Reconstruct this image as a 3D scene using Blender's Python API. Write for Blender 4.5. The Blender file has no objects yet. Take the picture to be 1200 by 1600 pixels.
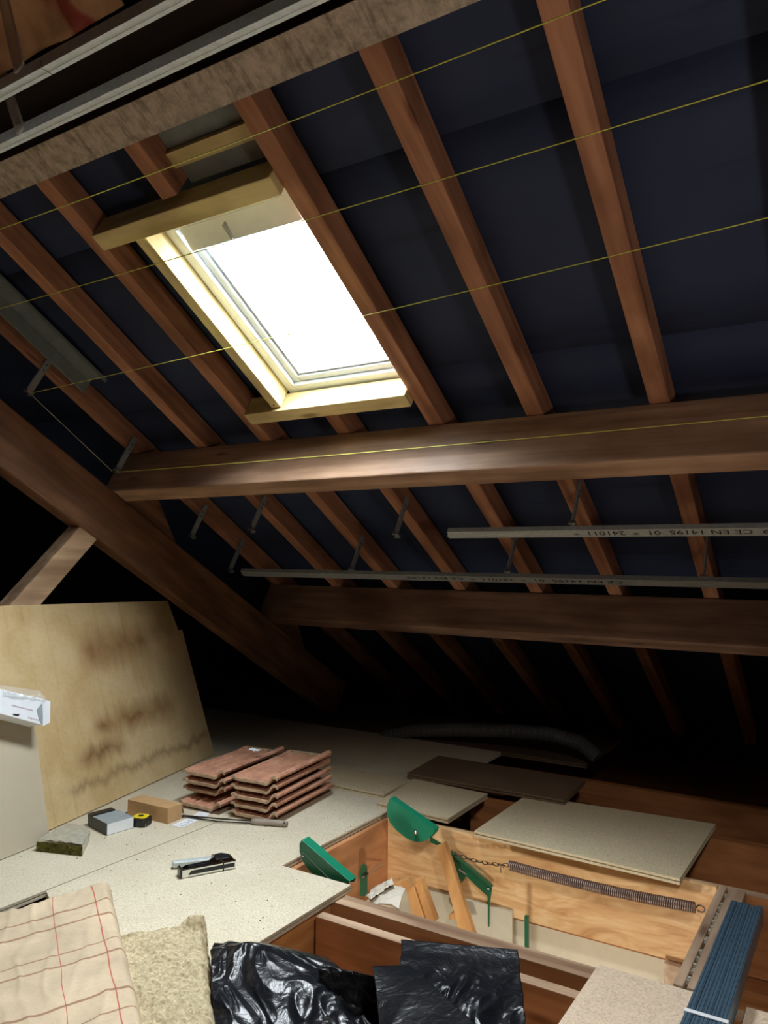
import bpy, bmesh, math, random
from mathutils import Vector, Matrix, noise
random.seed(7)
scn = bpy.context.scene
COL = scn.collection
PI = math.pi
sin, cos = math.sin, math.cos

# ------------------------------------------------------------------ camera
F, YAW, PIT, ROL, SLOPE = 1209.4, 0.561768, 0.0576349, 0.00618, 0.536947
FW = Vector((-sin(YAW)*cos(PIT), cos(YAW)*cos(PIT), sin(PIT)))
RT = Vector((cos(YAW), sin(YAW), 0)); UP = RT.cross(FW)
R2 = RT*cos(ROL)+UP*sin(ROL); U2 = -RT*sin(ROL)+UP*cos(ROL)
CAM = Vector((0, 0, 1.0))
cd = bpy.data.cameras.new('camera'); cam = bpy.data.objects.new('camera', cd); COL.objects.link(cam)
m3 = Matrix((R2, U2, -FW)).transposed()
cam.matrix_world = Matrix.Translation(CAM) @ m3.to_4x4()
cd.sensor_fit = 'HORIZONTAL'; cd.sensor_width = 36; cd.lens = F/1200*36; cd.clip_start = 0.02; cd.clip_end = 200
scn.camera = cam

# measuring helpers: where a line of sight meets a real plane of the attic
N = Vector((0, sin(SLOPE), cos(SLOPE)))       # outward normal of the roof
T = Vector((0, cos(SLOPE), -sin(SLOPE)))      # down the roof
DR = -0.03                                     # the rafters run very slightly out of square
def ray(u, v): return FW + R2*((u-600)/F) - U2*((v-800)/F)
def onp(u, v, n, d):
    r = ray(u, v); return CAM + r*((d-n.dot(CAM))/n.dot(r))
def Zp(u, v, z=0.0): return onp(u, v, Vector((0, 0, 1)), z)
def Yp(u, v, y): return onp(u, v, Vector((0, 1, 0)), y)
def Xp(u, v, x): return onp(u, v, Vector((1, 0, 0)), x)
def P(x, s, d): return CAM + Vector((x + DR*(s-1.78), 0, 0)) + T*s + N*d
def Q(x, s, d): return CAM + Vector((x, 0, 0)) + T*s + N*d
def Rp(u, v, d):
    r = ray(u, v); p = r*(d/N.dot(r)); s = p.dot(T); return p.x - DR*(s-1.78), s

# ------------------------------------------------------------------ materials
def lin(c):
    return tuple((x/255/12.92 if x/255 <= 0.04045 else ((x/255+0.055)/1.055)**2.4) for x in c)
class G:
    def __init__(s, name):
        s.m = bpy.data.materials.new(name); s.m.use_nodes = True
        s.t = s.m.node_tree; s.b = s.t.nodes['Principled BSDF']
    def n(s, typ, **kw):
        x = s.t.nodes.new(typ)
        for k, v in kw.items():
            if k.startswith('i_'):
                key = k[2:].replace('_', ' '); x.inputs[key].default_value = v
            else: setattr(x, k, v)
        return x
    def l(s, a, b): s.t.links.new(a, b)
    def coord(s, scale=(1, 1, 1), rot=(0, 0, 0), rnd=True):
        tc = s.n('ShaderNodeTexCoord'); mp = s.n('ShaderNodeMapping')
        mp.vector_type = 'POINT'
        mp.inputs['Scale'].default_value = (1, 1, 1); mp.inputs['Rotation'].default_value = rot
        s.l(tc.outputs['Object'], mp.inputs['Vector'])
        m2 = s.n('ShaderNodeMapping'); m2.inputs['Scale'].default_value = scale
        s.l(mp.outputs[0], m2.inputs['Vector'])
        if rnd:
            oi = s.n('ShaderNodeObjectInfo'); mu = s.n('ShaderNodeMath', operation='MULTIPLY'); mu.inputs[1].default_value = 37.0
            s.l(oi.outputs['Random'], mu.inputs[0])
            s.l(mu.outputs[0], m2.inputs['Location'])
        return m2.outputs[0]
    def noise(s, vec, scale=5, detail=4, rough=.55, dist=0):
        x = s.n('ShaderNodeTexNoise'); x.inputs['Scale'].default_value = scale; x.inputs['Detail'].default_value = detail
        x.inputs['Roughness'].default_value = rough; x.inputs['Distortion'].default_value = dist
        s.l(vec, x.inputs['Vector']); return x.outputs['Fac']
    def ramp(s, fac, stops):
        r = s.n('ShaderNodeValToRGB'); e = r.color_ramp.elements
        while len(e) < len(stops): e.new(0.5)
        for k, (p, c) in enumerate(stops):
            e[k].position = p; e[k].color = (*c, 1) if len(c) == 3 else c
        s.l(fac, r.inputs[0]); return r.outputs[0]
    def mix(s, fac, a, b, mode='MIX'):
        x = s.n('ShaderNodeMixRGB', blend_type=mode)
        for i, q in enumerate((fac, a, b)):
            if isinstance(q, (int, float)): x.inputs[i].default_value = q
            elif isinstance(q, tuple): x.inputs[i].default_value = (*q[:3], 1)
            else: s.l(q, x.inputs[i])
        return x.outputs[0]
    def bump(s, h, strength=.3, dist=.002):
        x = s.n('ShaderNodeBump'); x.inputs['Strength'].default_value = strength; x.inputs['Distance'].default_value = dist
        s.l(h, x.inputs['Height']); s.l(x.outputs[0], s.b.inputs['Normal'])
    def fin(s, col=None, rough=.6, metal=0.0, spec=.5):
        if col is not None:
            if isinstance(col, tuple): s.b.inputs['Base Color'].default_value = (*col[:3], 1)
            else: s.l(col, s.b.inputs['Base Color'])
        s.b.inputs['Roughness'].default_value = rough; s.b.inputs['Metallic'].default_value = metal
        s.b.inputs['Specular IOR Level'].default_value = spec
        return s.m
def wood(name, c1, c2, axis='x', rough=.6, knots=True, grain=1.0, bump=.35, dark=None):
    g = G(name)
    rot = (0, 0, 0); st = 1.2; ac = 26.0*grain
    if axis == 'x': sc = (st, ac, ac)
    elif axis == 'y': sc = (ac, st, ac)
    elif axis == 'z': sc = (ac, ac, st)
    else: sc = (ac, st, ac); rot = (SLOPE, 0, 0)      # down the roof
    v = g.coord(sc, rot); v2 = g.coord(tuple(3 if q == st else 9 for q in sc), rot)
    f = g.noise(v, 1.0, 6, .6, .3); b = g.noise(v2, 1.0, 3, .5)
    col = g.ramp(f, [(.3, c1), (.5, tuple((a+b_)/2 for a, b_ in zip(c1, c2))), (.72, c2)])
    dk = g.ramp(b, [(.36, (.62, .58, .55)), (.6, (1, 1, 1))])
    col = g.mix(1.0, col, dk, 'MULTIPLY')
    if knots:
        vo = g.n('ShaderNodeTexVoronoi'); vo.inputs['Scale'].default_value = 1.0
        v3 = g.coord(tuple(2.6 if q == st else 9 for q in sc), rot); g.l(v3, vo.inputs['Vector'])
        k = g.ramp(vo.outputs['Distance'], [(.05, (.35, .25, .2)), (.14, (1, 1, 1))])
        col = g.mix(.8, col, k, 'MULTIPLY')
    g.bump(f, bump, .0015)
    return g.fin(col, rough, spec=.3)
def plain(name, c, rough=.5, metal=0.0, var=.12, scale=30, spec=.5, bump=0.0):
    g = G(name); v = g.coord(); f = g.noise(v, scale, 4)
    lo = tuple(x*(1-var) for x in c); hi = tuple(min(1, x*(1+var)) for x in c)
    col = g.ramp(f, [(.3, lo), (.7, hi)])
    if bump: g.bump(f, bump, .002)
    return g.fin(col, rough, metal, spec)
def chip(name, c, hue=(1, 1, 1)):
    g = G(name); v = g.coord(); f = g.noise(v, 190, 3, .7); f2 = g.noise(v, 2.6, 4, .6); f3 = g.noise(v, 70, 2)
    col = g.ramp(f, [(.3, tuple(x*.72 for x in c)), (.5, c), (.75, tuple(min(1, x*1.22) for x in c))])
    col = g.mix(.55, col, g.ramp(f2, [(.35, (.8, .77, .74)), (.65, (1.0, 1.0, 1.0))]), 'MULTIPLY')
    col = g.mix(.5, col, g.ramp(f3, [(.25, (.6, .55, .5)), (.36, (1, 1, 1))]), 'MULTIPLY')
    g.bump(f, .3, .0008)
    return g.fin(col, .75, spec=.25)

M = {}
M['rafter'] = wood('rafter_wood', lin((146, 98, 74)), lin((204, 148, 114)), 'r', .6)
M['purlin'] = wood('purlin_wood', lin((150, 116, 92)), lin((200, 164, 136)), 'x', .5)
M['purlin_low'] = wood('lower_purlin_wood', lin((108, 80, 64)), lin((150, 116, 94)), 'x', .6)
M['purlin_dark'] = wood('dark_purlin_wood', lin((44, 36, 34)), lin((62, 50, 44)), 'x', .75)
M['truss'] = wood('truss_wood', lin((104, 72, 52)), lin((150, 108, 78)), 'r', .6)
M['strut'] = wood('strut_wood', lin((170, 136, 104)), lin((224, 192, 154)), 'y', .65)
M['newwood'] = wood('new_pine', lin((228, 206, 140)), lin((246, 230, 176)), 'x', .5, bump=.15)
M['newwood_r'] = wood('new_pine_upright', lin((228, 206, 140)), lin((246, 230, 176)), 'r', .5, bump=.15)
M['joist'] = wood('joist_wood', lin((150, 118, 94)), lin((205, 178, 148)), 'x', .7)
M['joist_y'] = wood('joist_wood_cross', lin((165, 136, 112)), lin((212, 188, 160)), 'y', .7)
M['joist_brown'] = wood('joist_brown', lin((156, 100, 60)), lin((196, 136, 86)), 'x', .6)
M['brown_y'] = wood('blocking_wood', lin((190, 132, 76)), lin((222, 168, 108)), 'y', .6)
M['ladderwood'] = wood('ladder_beech', lin((206, 150, 92)), lin((228, 178, 118)), 'z', .45, knots=False)
M['chip'] = chip('chipboard', lin((212, 203, 180)))
M['chip2'] = chip('chipboard_sanded', lin((220, 200, 176)))
M['chip3'] = chip('chipboard_yellow', lin((212, 198, 166)))
M['shadeboard'] = chip('board_shade_dark', lin((112, 92, 74)))  # board colour darkened to carry the shade of the far floor
M['chipedge'] = chip('chipboard_edge', lin((190, 158, 110)))
# rough sawn face
def rough_sawn():
    g = G('rough_sawn_wood'); v = g.coord((3, 3, 3)); v2 = g.coord((60, 9, 9))
    f = g.noise(v, 12, 5, .7); s2 = g.noise(v2, 1.0, 3, .6)
    col = g.ramp(f, [(.3, lin((150, 138, 120))), (.6, lin((206, 194, 174)))])
    col = g.mix(.6, col, g.ramp(s2, [(.34, (.45, .4, .36)), (.5, (1, 1, 1))]), 'MULTIPLY')
    g.bump(s2, .7, .004); return g.fin(col, .85, spec=.2)
M['sawn'] = rough_sawn()
def underlay_mat():
    g = G('roof_underlay'); v = g.coord((1, 1, 1), (SLOPE, 0, 0), rnd=False)
    f = g.noise(v, 1.6, 4, .5); f2 = g.noise(g.coord((1.2, 14, 4), (SLOPE, 0, 0), rnd=False), 1.0, 3)
    col = g.ramp(f, [(.3, lin((42, 52, 78))), (.7, lin((54, 66, 94)))])
    col = g.mix(.6, col, g.ramp(f2, [(.28, (.45, .45, .5)), (.4, (1, 1, 1))]), 'MULTIPLY')
    g.bump(f2, .35, .01); return g.fin(col, .7, spec=.25)
M['underlay'] = underlay_mat()
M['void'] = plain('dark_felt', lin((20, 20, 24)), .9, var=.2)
M['zinc'] = plain('galvanised_steel', lin((196, 206, 206)), .42, .25, .12, 60)
M['zinc_bright'] = plain('galvanised_steel_bright', lin((222, 236, 236)), .45, .15, .10, 60)
M['zinc_matt'] = plain('galvanised_steel_dull', lin((158, 164, 166)), .5, .25, .12, 60)
M['stud'] = plain('galvanised_stud', lin((104, 134, 156)), .42, .65, .14, 45)
M['steel'] = plain('steel', lin((200, 200, 200)), .3, .9, .05)
M['darksteel'] = plain('dark_steel', lin((70, 66, 62)), .45, .8, .2)
M['springsteel'] = plain('spring_steel', lin((150, 130, 122)), .42, .75, .15)
M['chrome'] = plain('chrome', lin((225, 228, 228)), .12, 1.0, .03)
M['black'] = plain('black_plastic', lin((26, 28, 30)), .35)
M['ink'] = plain('black_print', lin((28, 28, 30)), .7)
M['redink'] = plain('red_print', lin((190, 70, 60)), .7)
M['whitepvc'] = plain('white_frame', lin((226, 234, 236)), .35, var=.03)
M['greypvc'] = plain('grey_gasket', lin((150, 158, 164)), .4, var=.05)
M['greygreen'] = plain('grey_board', lin((120, 128, 126)), .7)
M['green'] = plain('green_enamel', lin((28, 128, 96)), .3, .0, .06, 20)
M['greendark'] = plain('green_enamel_dark', lin((20, 92, 62)), .35, .0, .1, 20)
M['string'] = plain('yellow_string', lin((214, 214, 96)), .7)
M['stringpale'] = plain('pale_string', lin((200, 190, 160)), .7)
M['cream'] = plain('cream_wall', lin((226, 220, 200)), .8, var=.03)
M['plaster'] = plain('plasterboard', lin((200, 198, 188)), .85, var=.05)
M['hatchpanel'] = plain('hatch_panel', lin((196, 190, 170)), .6, var=.04)
M['whitepaper'] = plain('white_card', lin((232, 236, 240)), .6, var=.03)
M['greycard'] = plain('grey_card', lin((150, 160, 164)), .45, var=.08)
M['brownbox'] = plain('brown_cardboard', lin((190, 152, 108)), .8, var=.06)
M['yellow'] = plain('yellow_plastic', lin((230, 205, 40)), .4, var=.05)
M['greyhandle'] = plain('grey_handle', lin((148, 136, 124)), .5, var=.05)
M['foil'] = plain('foil', lin((196, 194, 178)), .42, .35, .15, 50, bump=.5)
M['rope'] = M['stringpale']
def clear():
    g = G('clear_plastic'); g.fin((.85, .88, .88), .15)
    g.b.inputs['Transmission Weight'].default_value = .6; g.b.inputs['IOR'].default_value = 1.45
    g.b.inputs['Alpha'].default_value = .55; return g.m
M['clear'] = clear()
def glass():
    g = G('window_glass')
    tr = g.n('ShaderNodeBsdfTransparent'); gl = g.n('ShaderNodeBsdfGlossy'); gl.inputs['Roughness'].default_value = .02
    mx = g.n('ShaderNodeMixShader'); mx.inputs[0].default_value = .05
    g.l(tr.outputs[0], mx.inputs[1]); g.l(gl.outputs[0], mx.inputs[2])
    g.l(mx.outputs[0], g.t.nodes['Material Output'].inputs[0]); return g.m
M['glass'] = glass()
def hatchply():
    g = G('hatch_board'); v = g.coord((2, 2, 9)); f = g.noise(v, 2.2, 5, .55, 1.8)
    col = g.ramp(f, [(.28, lin((190, 140, 92))), (.5, lin((216, 172, 120))), (.72, lin((232, 200, 152)))])
    g.bump(f, .1, .001); return g.fin(col, .55, spec=.3)
M['hatchply'] = hatchply()
M['hatchred'] = wood('hatch_board_red', lin((186, 126, 84)), lin((208, 150, 104)), 'y', .6, knots=True, grain=.5)
def plastic():
    g = G('black_film'); v = g.coord(); f = g.noise(v, 26, 4, .55, 1.2)
    g.bump(f, .5, .006); return g.fin((.006, .007, .010), .3, spec=.42)
M['film'] = plastic()
def wool(c1, c2, name):
    g = G(name); v = g.coord(); f = g.noise(v, 90, 6, .75); f2 = g.noise(v, 14, 3)
    col = g.ramp(f, [(.3, c1), (.62, c2)]); col = g.mix(.6, col, g.ramp(f2, [(.3, (.62, .58, .5)), (.46, (1, 1, 1))]), 'MULTIPLY')
    g.bump(f, 1.0, .006); return g.fin(col, .95, spec=.1)
M['wool'] = wool(lin((158, 142, 108)), lin((230, 216, 180)), 'mineral_wool')
M['woolgreen'] = wool(lin((50, 50, 20)), lin((126, 122, 66)), 'mineral_wool_green')
def kraft(lines=True, c=(214, 194, 164)):
    g = G('kraft_paper'); v = g.coord(); f = g.noise(v, 7, 5, .6, .5); f2 = g.noise(v, 160, 2)
    col = g.ramp(f, [(.3, lin(tuple(x*.86 for x in c))), (.7, lin(c))])
    col = g.mix(.2, col, g.ramp(f2, [(.3, (.7, .65, .6)), (.6, (1, 1, 1))]), 'MULTIPLY')
    if lines:
        tc = g.n('ShaderNodeTexCoord'); sp = g.n('ShaderNodeSeparateXYZ'); g.l(tc.outputs['UV'], sp.inputs[0])
        def ln(out, c0, w, colr):
            nonlocal col
            cm = g.n('ShaderNodeMath', operation='COMPARE'); cm.inputs[1].default_value = c0; cm.inputs[2].default_value = w
            g.l(out, cm.inputs[0])
            mu = g.n('ShaderNodeMath', operation='MULTIPLY'); mu.inputs[1].default_value = .8; g.l(cm.outputs[0], mu.inputs[0])
            col = g.mix(mu.outputs[0], col, colr)
        red = lin((178, 66, 56)); br = lin((140, 100, 76))
        ln(sp.outputs[0], .862, .0042, red); ln(sp.outputs[0], .585, .0026, red)
        for q, w in ((.17, .0045), (.265, .0055), (.44, .003), (.50, .004), (.70, .0045), (.80, .003)):
            ln(sp.outputs[1], q, w, br)
    g.bump(f, .25, .006); return g.fin(col, .8, spec=.2)
M['kraft'] = kraft()
def kraft_red():
    g = G('kraft_paper_printed'); v = g.coord(); f = g.noise(v, 5, 5, .6, .5)
    col = g.ramp(f, [(.3, lin((150, 110, 78))), (.7, lin((206, 164, 122)))])
    f2 = g.noise(v, 5.5, 2, .4); col = g.mix(g.ramp(f2, [(.57, (0, 0, 0)), (.61, (.8, .8, .8))]), col, lin((150, 40, 46)))
    g.bump(f, .4, .01); return g.fin(col, .7, spec=.2)
M['kraftred'] = kraft_red()
def plyw():
    g = G('stained_plywood'); tc = g.n('ShaderNodeTexCoord')
    def mp(sc, loc=(0, 0, 0)):
        m = g.n('ShaderNodeMapping'); m.inputs['Scale'].default_value = sc; m.inputs['Location'].default_value = loc
        g.l(tc.outputs['UV'], m.inputs['Vector']); return m.outputs[0]
    f = g.noise(mp((3, 3, 1)), 1.6, 5, .6, .6); dr = g.noise(mp((17, 3.2, 1)), 1.0, 4, .6, .3); fine = g.noise(mp((60, 60, 1)), 1, 3)
    col = g.ramp(f, [(.3, lin((200, 172, 122))), (.55, lin((216, 192, 146))), (.75, lin((226, 204, 160)))])
    sp = g.n('ShaderNodeSeparateXYZ'); g.l(tc.outputs['UV'], sp.inputs[0])
    def band(center, width, x0, x1):      # water stain bands of the sheet itself
        a = g.n('ShaderNodeMath', operation='MULTIPLY_ADD'); a.inputs[1].default_value = .11; a.inputs[2].default_value = -.055; g.l(dr, a.inputs[0])
        b = g.n('ShaderNodeMath', operation='ADD'); g.l(sp.outputs[1], b.inputs[0]); g.l(a.outputs[0], b.inputs[1])
        c = g.n('ShaderNodeMath', operation='SUBTRACT'); c.inputs[1].default_value = center; g.l(b.outputs[0], c.inputs[0])
        d = g.n('ShaderNodeMath', operation='ABSOLUTE'); g.l(c.outputs[0], d.inputs[0])
        e = g.n('ShaderNodeMapRange'); e.inputs['From Min'].default_value = width; e.inputs['From Max'].default_value = 0
        g.l(d.outputs[0], e.inputs['Value'])
        x = g.n('ShaderNodeMapRange'); x.interpolation_type = 'SMOOTHSTEP'; x.inputs['From Min'].default_value = x0-.06; x.inputs['From Max'].default_value = x0+.06; g.l(sp.outputs[0], x.inputs['Value'])
        y = g.n('ShaderNodeMapRange'); y.interpolation_type = 'SMOOTHSTEP'; y.inputs['From Min'].default_value = x1+.06; y.inputs['From Max'].default_value = x1-.06; g.l(sp.outputs[0], y.inputs['Value'])
        m = g.n('ShaderNodeMath', operation='MULTIPLY'); g.l(e.outputs[0], m.inputs[0]); g.l(x.outputs[0], m.inputs[1])
        m2 = g.n('ShaderNodeMath', operation='MULTIPLY'); g.l(m.outputs[0], m2.inputs[0]); g.l(y.outputs[0], m2.inputs[1])
        m3_ = g.n('ShaderNodeMath', operation='MULTIPLY'); g.l(m2.outputs[0], m3_.inputs[0])
        nz = g.ramp(f, [(.3, (.35, .35, .35)), (.6, (1, 1, 1))]); g.l(nz, m3_.inputs[1]); return m3_.outputs[0]
    # UV: x along the foot from the left, y up the board, in metres
    for (ce, wi, x0, x1, s_, c_) in ((.62, .11, .50, .95, 1.0, (140, 92, 48)), (.30, .085, .50, 1.05, 1.0, (132, 88, 44)), (.20, .055, .38, .64, 1.0, (116, 72, 34)),
                                 (.10, .03, .30, 1.30, .6, (110, 78, 40)), (.84, .12, .2, 1.3, .25, (150, 120, 80)), (.5, .25, .0, .5, .2, (170, 130, 80)), (.66, .07, .98, 1.2, .5, (120, 90, 60)), (.42, .4, 1.10, 1.3, .35, (130, 110, 84))):
        b = band(ce, wi, x0, x1); k = g.n('ShaderNodeMath', operation='MULTIPLY'); k.inputs[1].default_value = s_; g.l(b, k.inputs[0])
        col = g.mix(k.outputs[0], col, lin(c_))
    stv = g.noise(mp((34, 1.6, 1)), 1.0, 5, .65, .2)
    col = g.mix(.35, col, g.ramp(stv, [(.30, (.66, .54, .42)), (.45, (1, 1, 1))]), 'MULTIPLY')
    lo = g.noise(mp((2.2, 2.2, 1), (7, 3, 0)), 1.3, 3, .5)
    col = g.mix(.5, col, g.ramp(lo, [(.35, (.78, .70, .58)), (.6, (1.0, 1.0, 1.0))]), 'MULTIPLY')
    col = g.mix(.25, col, g.ramp(fine, [(.3, (.7, .65, .6)), (.5, (1, 1, 1))]), 'MULTIPLY')
    return g.fin(col, .6, spec=.3)
M['ply'] = plyw()
M['cardboard'] = plain('grey_cardboard', lin((196, 184, 160)), .75, var=.06, scale=4)
def tilem():
    g = G('clay_tile'); v = g.coord(); f = g.noise(v, 14, 5, .6); f2 = g.noise(v, 90, 3)
    col = g.ramp(f, [(.3, lin((166, 118, 96))), (.55, lin((196, 144, 118))), (.75, lin((210, 168, 142)))])
    col = g.mix(.5, col, g.ramp(f2, [(.35, (.75, .72, .66)), (.6, (1, 1, 1))]), 'MULTIPLY')
    g.bump(f2, .3, .001); return g.fin(col, .7, spec=.25)
M['tile'] = tilem()
M['tilebody'] = plain('tile_edge', lin((176, 150, 122)), .85, var=.25, scale=40)
M['duct'] = plain('grey_duct', lin((90, 90, 92)), .6)

# ------------------------------------------------------------------ mesh building
class MB:
    def __init__(s): s.v = []; s.f = []; s.uv = None
    def add(s, vs, fs):
        o = len(s.v); s.v += [Vector(q) for q in vs]; s.f += [tuple(i+o for i in f) for f in fs]; return s
    def hexa(s, p): # p: 4 bottom, 4 top in the same order
        return s.add(p, [(0, 3, 2, 1), (4, 5, 6, 7), (0, 1, 5, 4), (1, 2, 6, 5), (2, 3, 7, 6), (3, 0, 4, 7)])
    def box(s, x0, x1, y0, y1, z0, z1):
        return s.hexa([(x0, y0, z0), (x1, y0, z0), (x1, y1, z0), (x0, y1, z0), (x0, y0, z1), (x1, y0, z1), (x1, y1, z1), (x0, y1, z1)])
    def rbox(s, x0, x1, s0, s1, d0, d1, f=P):
        return s.hexa([f(x0, s0, d0), f(x1, s0, d0), f(x1, s1, d0), f(x0, s1, d0), f(x0, s0, d1), f(x1, s0, d1), f(x1, s1, d1), f(x0, s1, d1)])
    def prism(s, pts, ext):
        n = len(pts); ext = Vector(ext); pts = [Vector(p) for p in pts]
        return s.add(pts+[p+ext for p in pts], [tuple(range(n))[::-1], tuple(range(n, 2*n))]+[(i, (i+1) % n, n+(i+1) % n, n+i) for i in range(n)])
    def tube(s, pts, r, n=8, cap=True):
        pts = [Vector(p) for p in pts]; rings = []; o = len(s.v)
        up0 = Vector((0, 0, 1))
        for i, p in enumerate(pts):
            a = pts[max(0, i-1)]; b = pts[min(len(pts)-1, i+1)]; d = (b-a).normalized()
            if abs(d.dot(up0)) > .95: up0 = Vector((1, 0, 0)) if abs(d.x) < .9 else Vector((0, 1, 0))
            x = d.cross(up0).normalized(); y = x.cross(d)
            rr = r[i] if isinstance(r, (list, tuple)) else r
            s.v += [p+(x*cos(2*PI*k/n)+y*sin(2*PI*k/n))*rr for k in range(n)]
        for i in range(len(pts)-1):
            for k in range(n):
                a = o+i*n+k; b = o+i*n+(k+1) % n; s.f.append((a, b, b+n, a+n))
        if cap:
            s.f.append(tuple(o+k for k in range(n))[::-1]); s.f.append(tuple(o+(len(pts)-1)*n+k for k in range(n)))
        return s
    def grid(s, fn, nu, nv, uvf=None):
        o = len(s.v); s.uv = s.uv or {}
        for j in range(nv+1):
            for i in range(nu+1):
                a, b = i/nu, j/nv; s.uv[len(s.v)] = (a, b); s.v.append(Vector(fn(a, b)))
        for j in range(nv):
            for i in range(nu):
                a = o+j*(nu+1)+i; s.f.append((a, a+1, a+nu+2, a+nu+1))
        return s
ORG = {}
def obj(name, mb, mat, parent=None, label=None, cat=None, group=None, kind=None, bevel=0, smooth=False, solid=0, origin=None):
    vs = mb.v
    if origin is None:
        mn = [min(v[i] for v in vs) for i in range(3)]; mx = [max(v[i] for v in vs) for i in range(3)]
        origin = Vector(((mn[0]+mx[0])/2, (mn[1]+mx[1])/2, mn[2]))
    me = bpy.data.meshes.new(name); me.from_pydata([v-origin for v in vs], [], mb.f)
    if mb.uv:
        ul = me.uv_layers.new(name='UVMap')
        for lp in me.loops: ul.data[lp.index].uv = mb.uv.get(lp.vertex_index, (0, 0))
    me.materials.append(M[mat] if isinstance(mat, str) else mat)
    bm = bmesh.new(); bm.from_mesh(me); bmesh.ops.recalc_face_normals(bm, faces=bm.faces); bm.to_mesh(me); bm.free()
    if smooth:
        for p in me.polygons: p.use_smooth = True
    o = bpy.data.objects.new(name, me); COL.objects.link(o)
    ORG[o.name] = origin
    if parent is not None:
        o.parent = parent; o.location = origin-ORG[parent.name]
    else: o.location = origin
    if solid:
        md = o.modifiers.new('solid', 'SOLIDIFY'); md.thickness = solid; md.offset = 0
    if bevel:
        md = o.modifiers.new('bevel', 'BEVEL'); md.width = bevel; md.segments = 2; md.limit_method = 'ANGLE'; md.angle_limit = .6
    tag(o, label, cat, group, kind); return o
def tag(o, label=None, cat=None, group=None, kind=None):
    if label: o['label'] = label
    if cat: o['category'] = cat
    if group: o['group'] = group
    if kind: o['kind'] = kind
def thing(name, loc, label, cat, group=None):
    e = bpy.data.objects.new(name, None); COL.objects.link(e); e.location = loc; e.empty_display_size = .05
    ORG[e.name] = Vector(loc); tag(e, label, cat, group); return e
def struct(name, mb, mat, **k): return obj(name, mb, mat, kind='structure', **k)

# ------------------------------------------------------------------ roof shell
D0, D1 = 1.60, 1.685                 # underside and top of the rafters
WX0, WX1, WS0, WS1 = -1.835, -1.305, .86, 1.61
mb = MB()
xs = [-4.2, WX0+.006, WX1, 1.6]; ss = [-1.75, WS0, WS1, 5.1]
for i in range(3):
    for j in range(3):
        if i == 1 and j == 1: continue
        nu = [16, 3, 18][i]; nv = [18, 4, 24][j]
        def fn(a, b, i=i, j=j):
            x = xs[i]+(xs[i+1]-xs[i])*a; s = ss[j]+(ss[j+1]-ss[j])*b
            w = noise.noise(Vector((x*1.3, s*3, 3)))*.008
            e = min(1, 8*min(abs(x-WX0)+max(0, WS0-s, s-WS1), abs(x-WX1)+max(0, WS0-s, s-WS1)))
            return P(x, s, D1+.012+w*e)
        mb.grid(fn, nu, nv)
o = obj('ceiling', mb, 'underlay', kind='structure', label='dark blue black roofing underlay stretched above the rafters', smooth=True, solid=.006)
# back slope, gables, ground so that no daylight leaks in
ridge = P(0, -1.75, D1+.012)
ry, rz = ridge.y, ridge.z
ey = P(0, 5.1, D1+.012)
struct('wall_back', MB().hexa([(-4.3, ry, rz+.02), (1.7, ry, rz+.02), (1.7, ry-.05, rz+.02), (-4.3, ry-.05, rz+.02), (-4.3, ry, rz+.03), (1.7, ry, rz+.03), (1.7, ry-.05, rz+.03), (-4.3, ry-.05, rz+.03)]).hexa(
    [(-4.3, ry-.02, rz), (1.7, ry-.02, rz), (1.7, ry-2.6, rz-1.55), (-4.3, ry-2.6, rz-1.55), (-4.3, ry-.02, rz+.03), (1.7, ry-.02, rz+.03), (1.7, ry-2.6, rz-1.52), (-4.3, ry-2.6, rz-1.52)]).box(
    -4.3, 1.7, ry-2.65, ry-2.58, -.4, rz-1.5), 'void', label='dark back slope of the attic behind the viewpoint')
def gable(x0, x1):
    return MB().prism([(x0, ry-2.65, -.4), (x0, ey.y+.1, -.4), (x0, ey.y+.1, ey.z+.05), (x0, ry, rz+.05), (x0, ry-2.65, rz-1.5)], (x1-x0, 0, 0))
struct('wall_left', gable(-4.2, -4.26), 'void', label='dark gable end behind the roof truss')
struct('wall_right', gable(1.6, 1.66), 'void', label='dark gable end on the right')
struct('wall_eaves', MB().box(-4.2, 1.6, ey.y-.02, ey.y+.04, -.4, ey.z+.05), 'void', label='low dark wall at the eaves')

# ------------------------------------------------------------------ rafters
RX = [-2.85, -2.43, -2.074, -1.69, -1.30, -.938, -.55, -.16]
RL = ['reddish rafter furthest left, just right of the big diagonal truss timber',
      'reddish rafter second from the left, well left of the skylight',
      'reddish rafter passing just left of the skylight trimmer timbers',
      None,
      'reddish rafter running along the right edge of the skylight',
      'reddish rafter first to the right of the one beside the skylight',
      'wide looking knotty rafter with dark stains, second right of the skylight rafter',
      'rafter at the top right corner of the photo, mostly out of frame']
GR = 'sloping rafters under the roof underlay'
W = .058
for i, x in enumerate(RX):
    if i == 3: continue
    obj('rafter', MB().rbox(x, x+W, -1.7, 4.75, D0, D1), 'rafter', label=RL[i], cat='rafter', group=GR, bevel=.003)
x = RX[3]
obj('rafter', MB().rbox(x, x+W, -1.7, .745, D0, D1), 'rafter', label='short rafter cut off above the skylight top trimmer', cat='rafter', group=GR, bevel=.003)
obj('rafter', MB().rbox(x, x+W, 1.665, 4.75, D0, D1), 'rafter', label='rafter starting below the bottom trimmer of the skylight', cat='rafter', group=GR, bevel=.003)

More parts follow.
